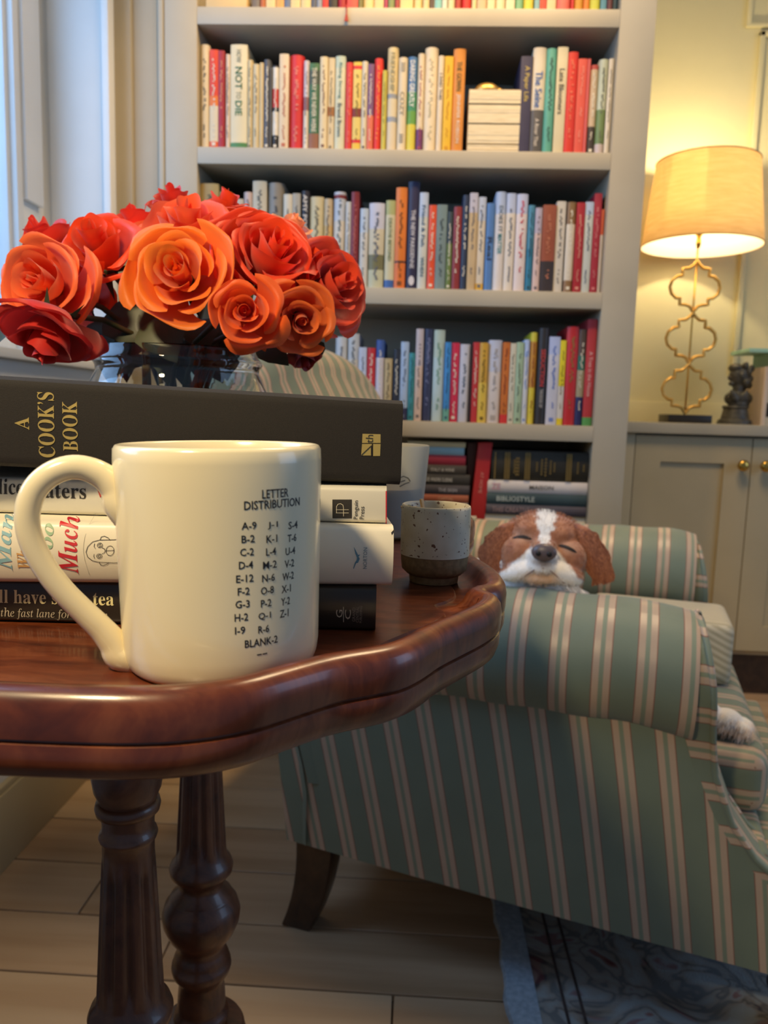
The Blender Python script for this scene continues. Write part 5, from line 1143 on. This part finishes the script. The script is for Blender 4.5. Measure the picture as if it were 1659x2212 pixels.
ng.build('nostrils', mat('dark_nostril', srgb(16, 12, 12), .5), no, smooth=True)
eyem = mat('closed_eye_lid', srgb(38, 26, 22), .6)
for (x, y, w, rz) in ((-45, 20, 21, .05), (50, 5, 20, -.30)):
    t = MB(); pts = []
    for k in range(9):
        u = k/4-1; h = surf(x+u*w*math.cos(rz), y+u*w*math.sin(rz)+3.5*(1-u*u)); pts.append(h-HF*.0009)
    t.tube(pts, [.0008+.0022*math.sqrt(max(0, 1-(k/4-1)**2)) for k in range(9)], 8); t.build('eye', eyem, dog, smooth=True)
t = MB(); pts = [surf(x, y)+HF*.0002 for x, y in [(-58, -66), (-42, -60), (-30, -48), (-16, -36), (2, -30), (18, -36), (32, -48), (44, -60), (58, -66)]]; t.tube([p-HF*.0004 for p in pts], .0008, 6); t.build('mouth_line', mat('lip_line', srgb(150, 116, 100), .5), dog, smooth=True)
def strands(nm, gen, parent, w0=.0005):
    vs, fs, cs = [], [], []
    for pts, c, w in gen:
        o_ = len(vs); sdir = (pts[-1]-pts[0]).cross(HF).normalized()
        for k, p in enumerate(pts): ww = w*(1-k/len(pts)*.85); vs += [p-sdir*ww, p+sdir*ww]; cs += [c, c]
        fs += [(o_+2*k, o_+2*k+1, o_+2*k+3, o_+2*k+2) for k in range(len(pts)-1)]
    me = bpy.data.meshes.new(nm); me.from_pydata(vs, [], fs); a = me.color_attributes.new('coat', 'FLOAT_COLOR', 'POINT')
    for i, c in enumerate(cs): a.data[i].color = (*c, 1)
    me.materials.append(furm); o = bpy.data.objects.new(nm, me); COL.objects.link(o); o.parent = parent; return o
rng = random.Random(9); fur = []
vsd = dog.data.vertices
for _ in range(26000):
    v = vsd[rng.randrange(len(vsd))]; p = v.co; q = p-HC
    y = q.dot(HU)/S_; x = q.dot(HR)/S_; d = q.dot(HF)/S_
    L_ = .0055 if d < 0 else .0030
    if abs(x) > 140 or abs(y) > 100: L_ = .010
    fl = (HR*(x/120)+HU*(-.9 if y < 20 else .15)+HF*-.3+v.normal*.55).normalized() if abs(x) < 140 else (v.normal*.4+Vector((-.2, 0, -.6))).normalized()
    fl = (fl+Vector((rng.uniform(-1, 1), rng.uniform(-1, 1), rng.uniform(-1, 1)))*.16-v.normal*.18*(abs(x) < 140)).normalized()
    c = coat(p); k_ = rng.uniform(.9, 1.14); fur.append(([p, p+fl*L_*.5+v.normal*.0006, p+fl*L_], tuple(min(1, a*k_) for a in c), .00032))
strands('fur', fur, dog)['kind'] = 'stuff'
def ear(side):
    m_ = MB(); a = (side*72, 44, -30)
    pth = [(side*70, 46, -30), (side*86, 36, -22), (side*102, 14, -18), (side*114, -14, -16), (side*124, -42, -16), (side*(130 if side > 0 else 118), -64, -18)]
    if side < 0: pth = [(-68, 42, -30), (-84, 34, -20), (-100, 14, -14), (-110, -8, -12), (-114, -34, -12), (-108, -58, -14)]
    wd = [16, 24, 28, 30, 28, 16]
    for k in range(len(pth)-1):
        for s in range(4):
            t = s/4; p = [pth[k][i]+(pth[k+1][i]-pth[k][i])*t for i in range(3)]; w_ = wd[k]+(wd[k+1]-wd[k])*t
            m_.ellipsoid(hpnt(*p), (w_*S_*.85, w_*S_*.6, 12*S_), HM @ Matrix.Rotation(-side*.5, 3, 'Z'), n=12)
    o = remesh(m_, 'ear', [furm], .002, 4, dog); AE, AE2 = srgb(128, 66, 36), srgb(186, 112, 68)
    ca = o.data.color_attributes.new('coat', 'FLOAT_COLOR', 'POINT')
    for i, v in enumerate(o.data.vertices): ca.data[i].color = (*mixc(AE, AE2, .4+noise.noise(v.co*90)), 1)
    g = []; r_ = random.Random(5+side)
    for _ in range(1500):
        k = r_.uniform(0, 3.6); i = int(k); f_ = k-i; off = r_.uniform(-1, 1); pts = []
        for s in range(6):
            kk = min(4.99, k+s*.28); i = int(kk); f_ = kk-i; p = [pth[i][j]+(pth[i+1][j]-pth[i][j])*f_ for j in range(3)]
            w_ = wd[i]; wave = 2.6*math.sin(kk*4+off*3); pts.append(hpnt(p[0]+off*w_*.8+wave, p[1]+off*side*w_*.25-s*1.2, p[2]+9+3*math.cos(off*1.5)+r_.uniform(0, 3)))
        g.append((pts, mixc(AE, AE2, r_.random()), .0009))
    strands('ear_hair', g, o)['kind'] = 'stuff'
ear(-1); ear(1)
# hedge outside the window
hd_ = thing('garden_shrub', 'pale leafy shrub outside the window at the left edge', 'shrub', (-1.9, 2.0, 0))
t = MB(); r_ = random.Random(3)
for _ in range(2600):
    p = Vector((-1.9+r_.gauss(0, .28), 2.2+r_.uniform(-1.4, 1.6), r_.uniform(.3, 2.7))); a_ = Vector((r_.uniform(-1, 1), r_.uniform(-1, 1), r_.uniform(-1, 1))).normalized()*.035; b_ = a_.cross(Vector((r_.uniform(-1, 1), r_.uniform(-1, 1), r_.uniform(-1, 1)))).normalized()*.016
    t.add([p-a_, p-b_, p+a_, p+b_], [(0, 1, 2, 3)])
t.build('foliage', noisy('shrub_leaf', srgb(96, 120, 92), srgb(150, 170, 150), 6, .6), hd_)['kind'] = 'stuff'
t = MB(); 
for k in range(5): t.tube([(-1.9+.05*k, 1.4+.45*k, 0), (-1.95, 1.3+.5*k, 1.2), (-1.85, 1.35+.5*k, 2.4)], .014, 6)
t.build('branches', stemg, hd_)['kind'] = 'stuff'
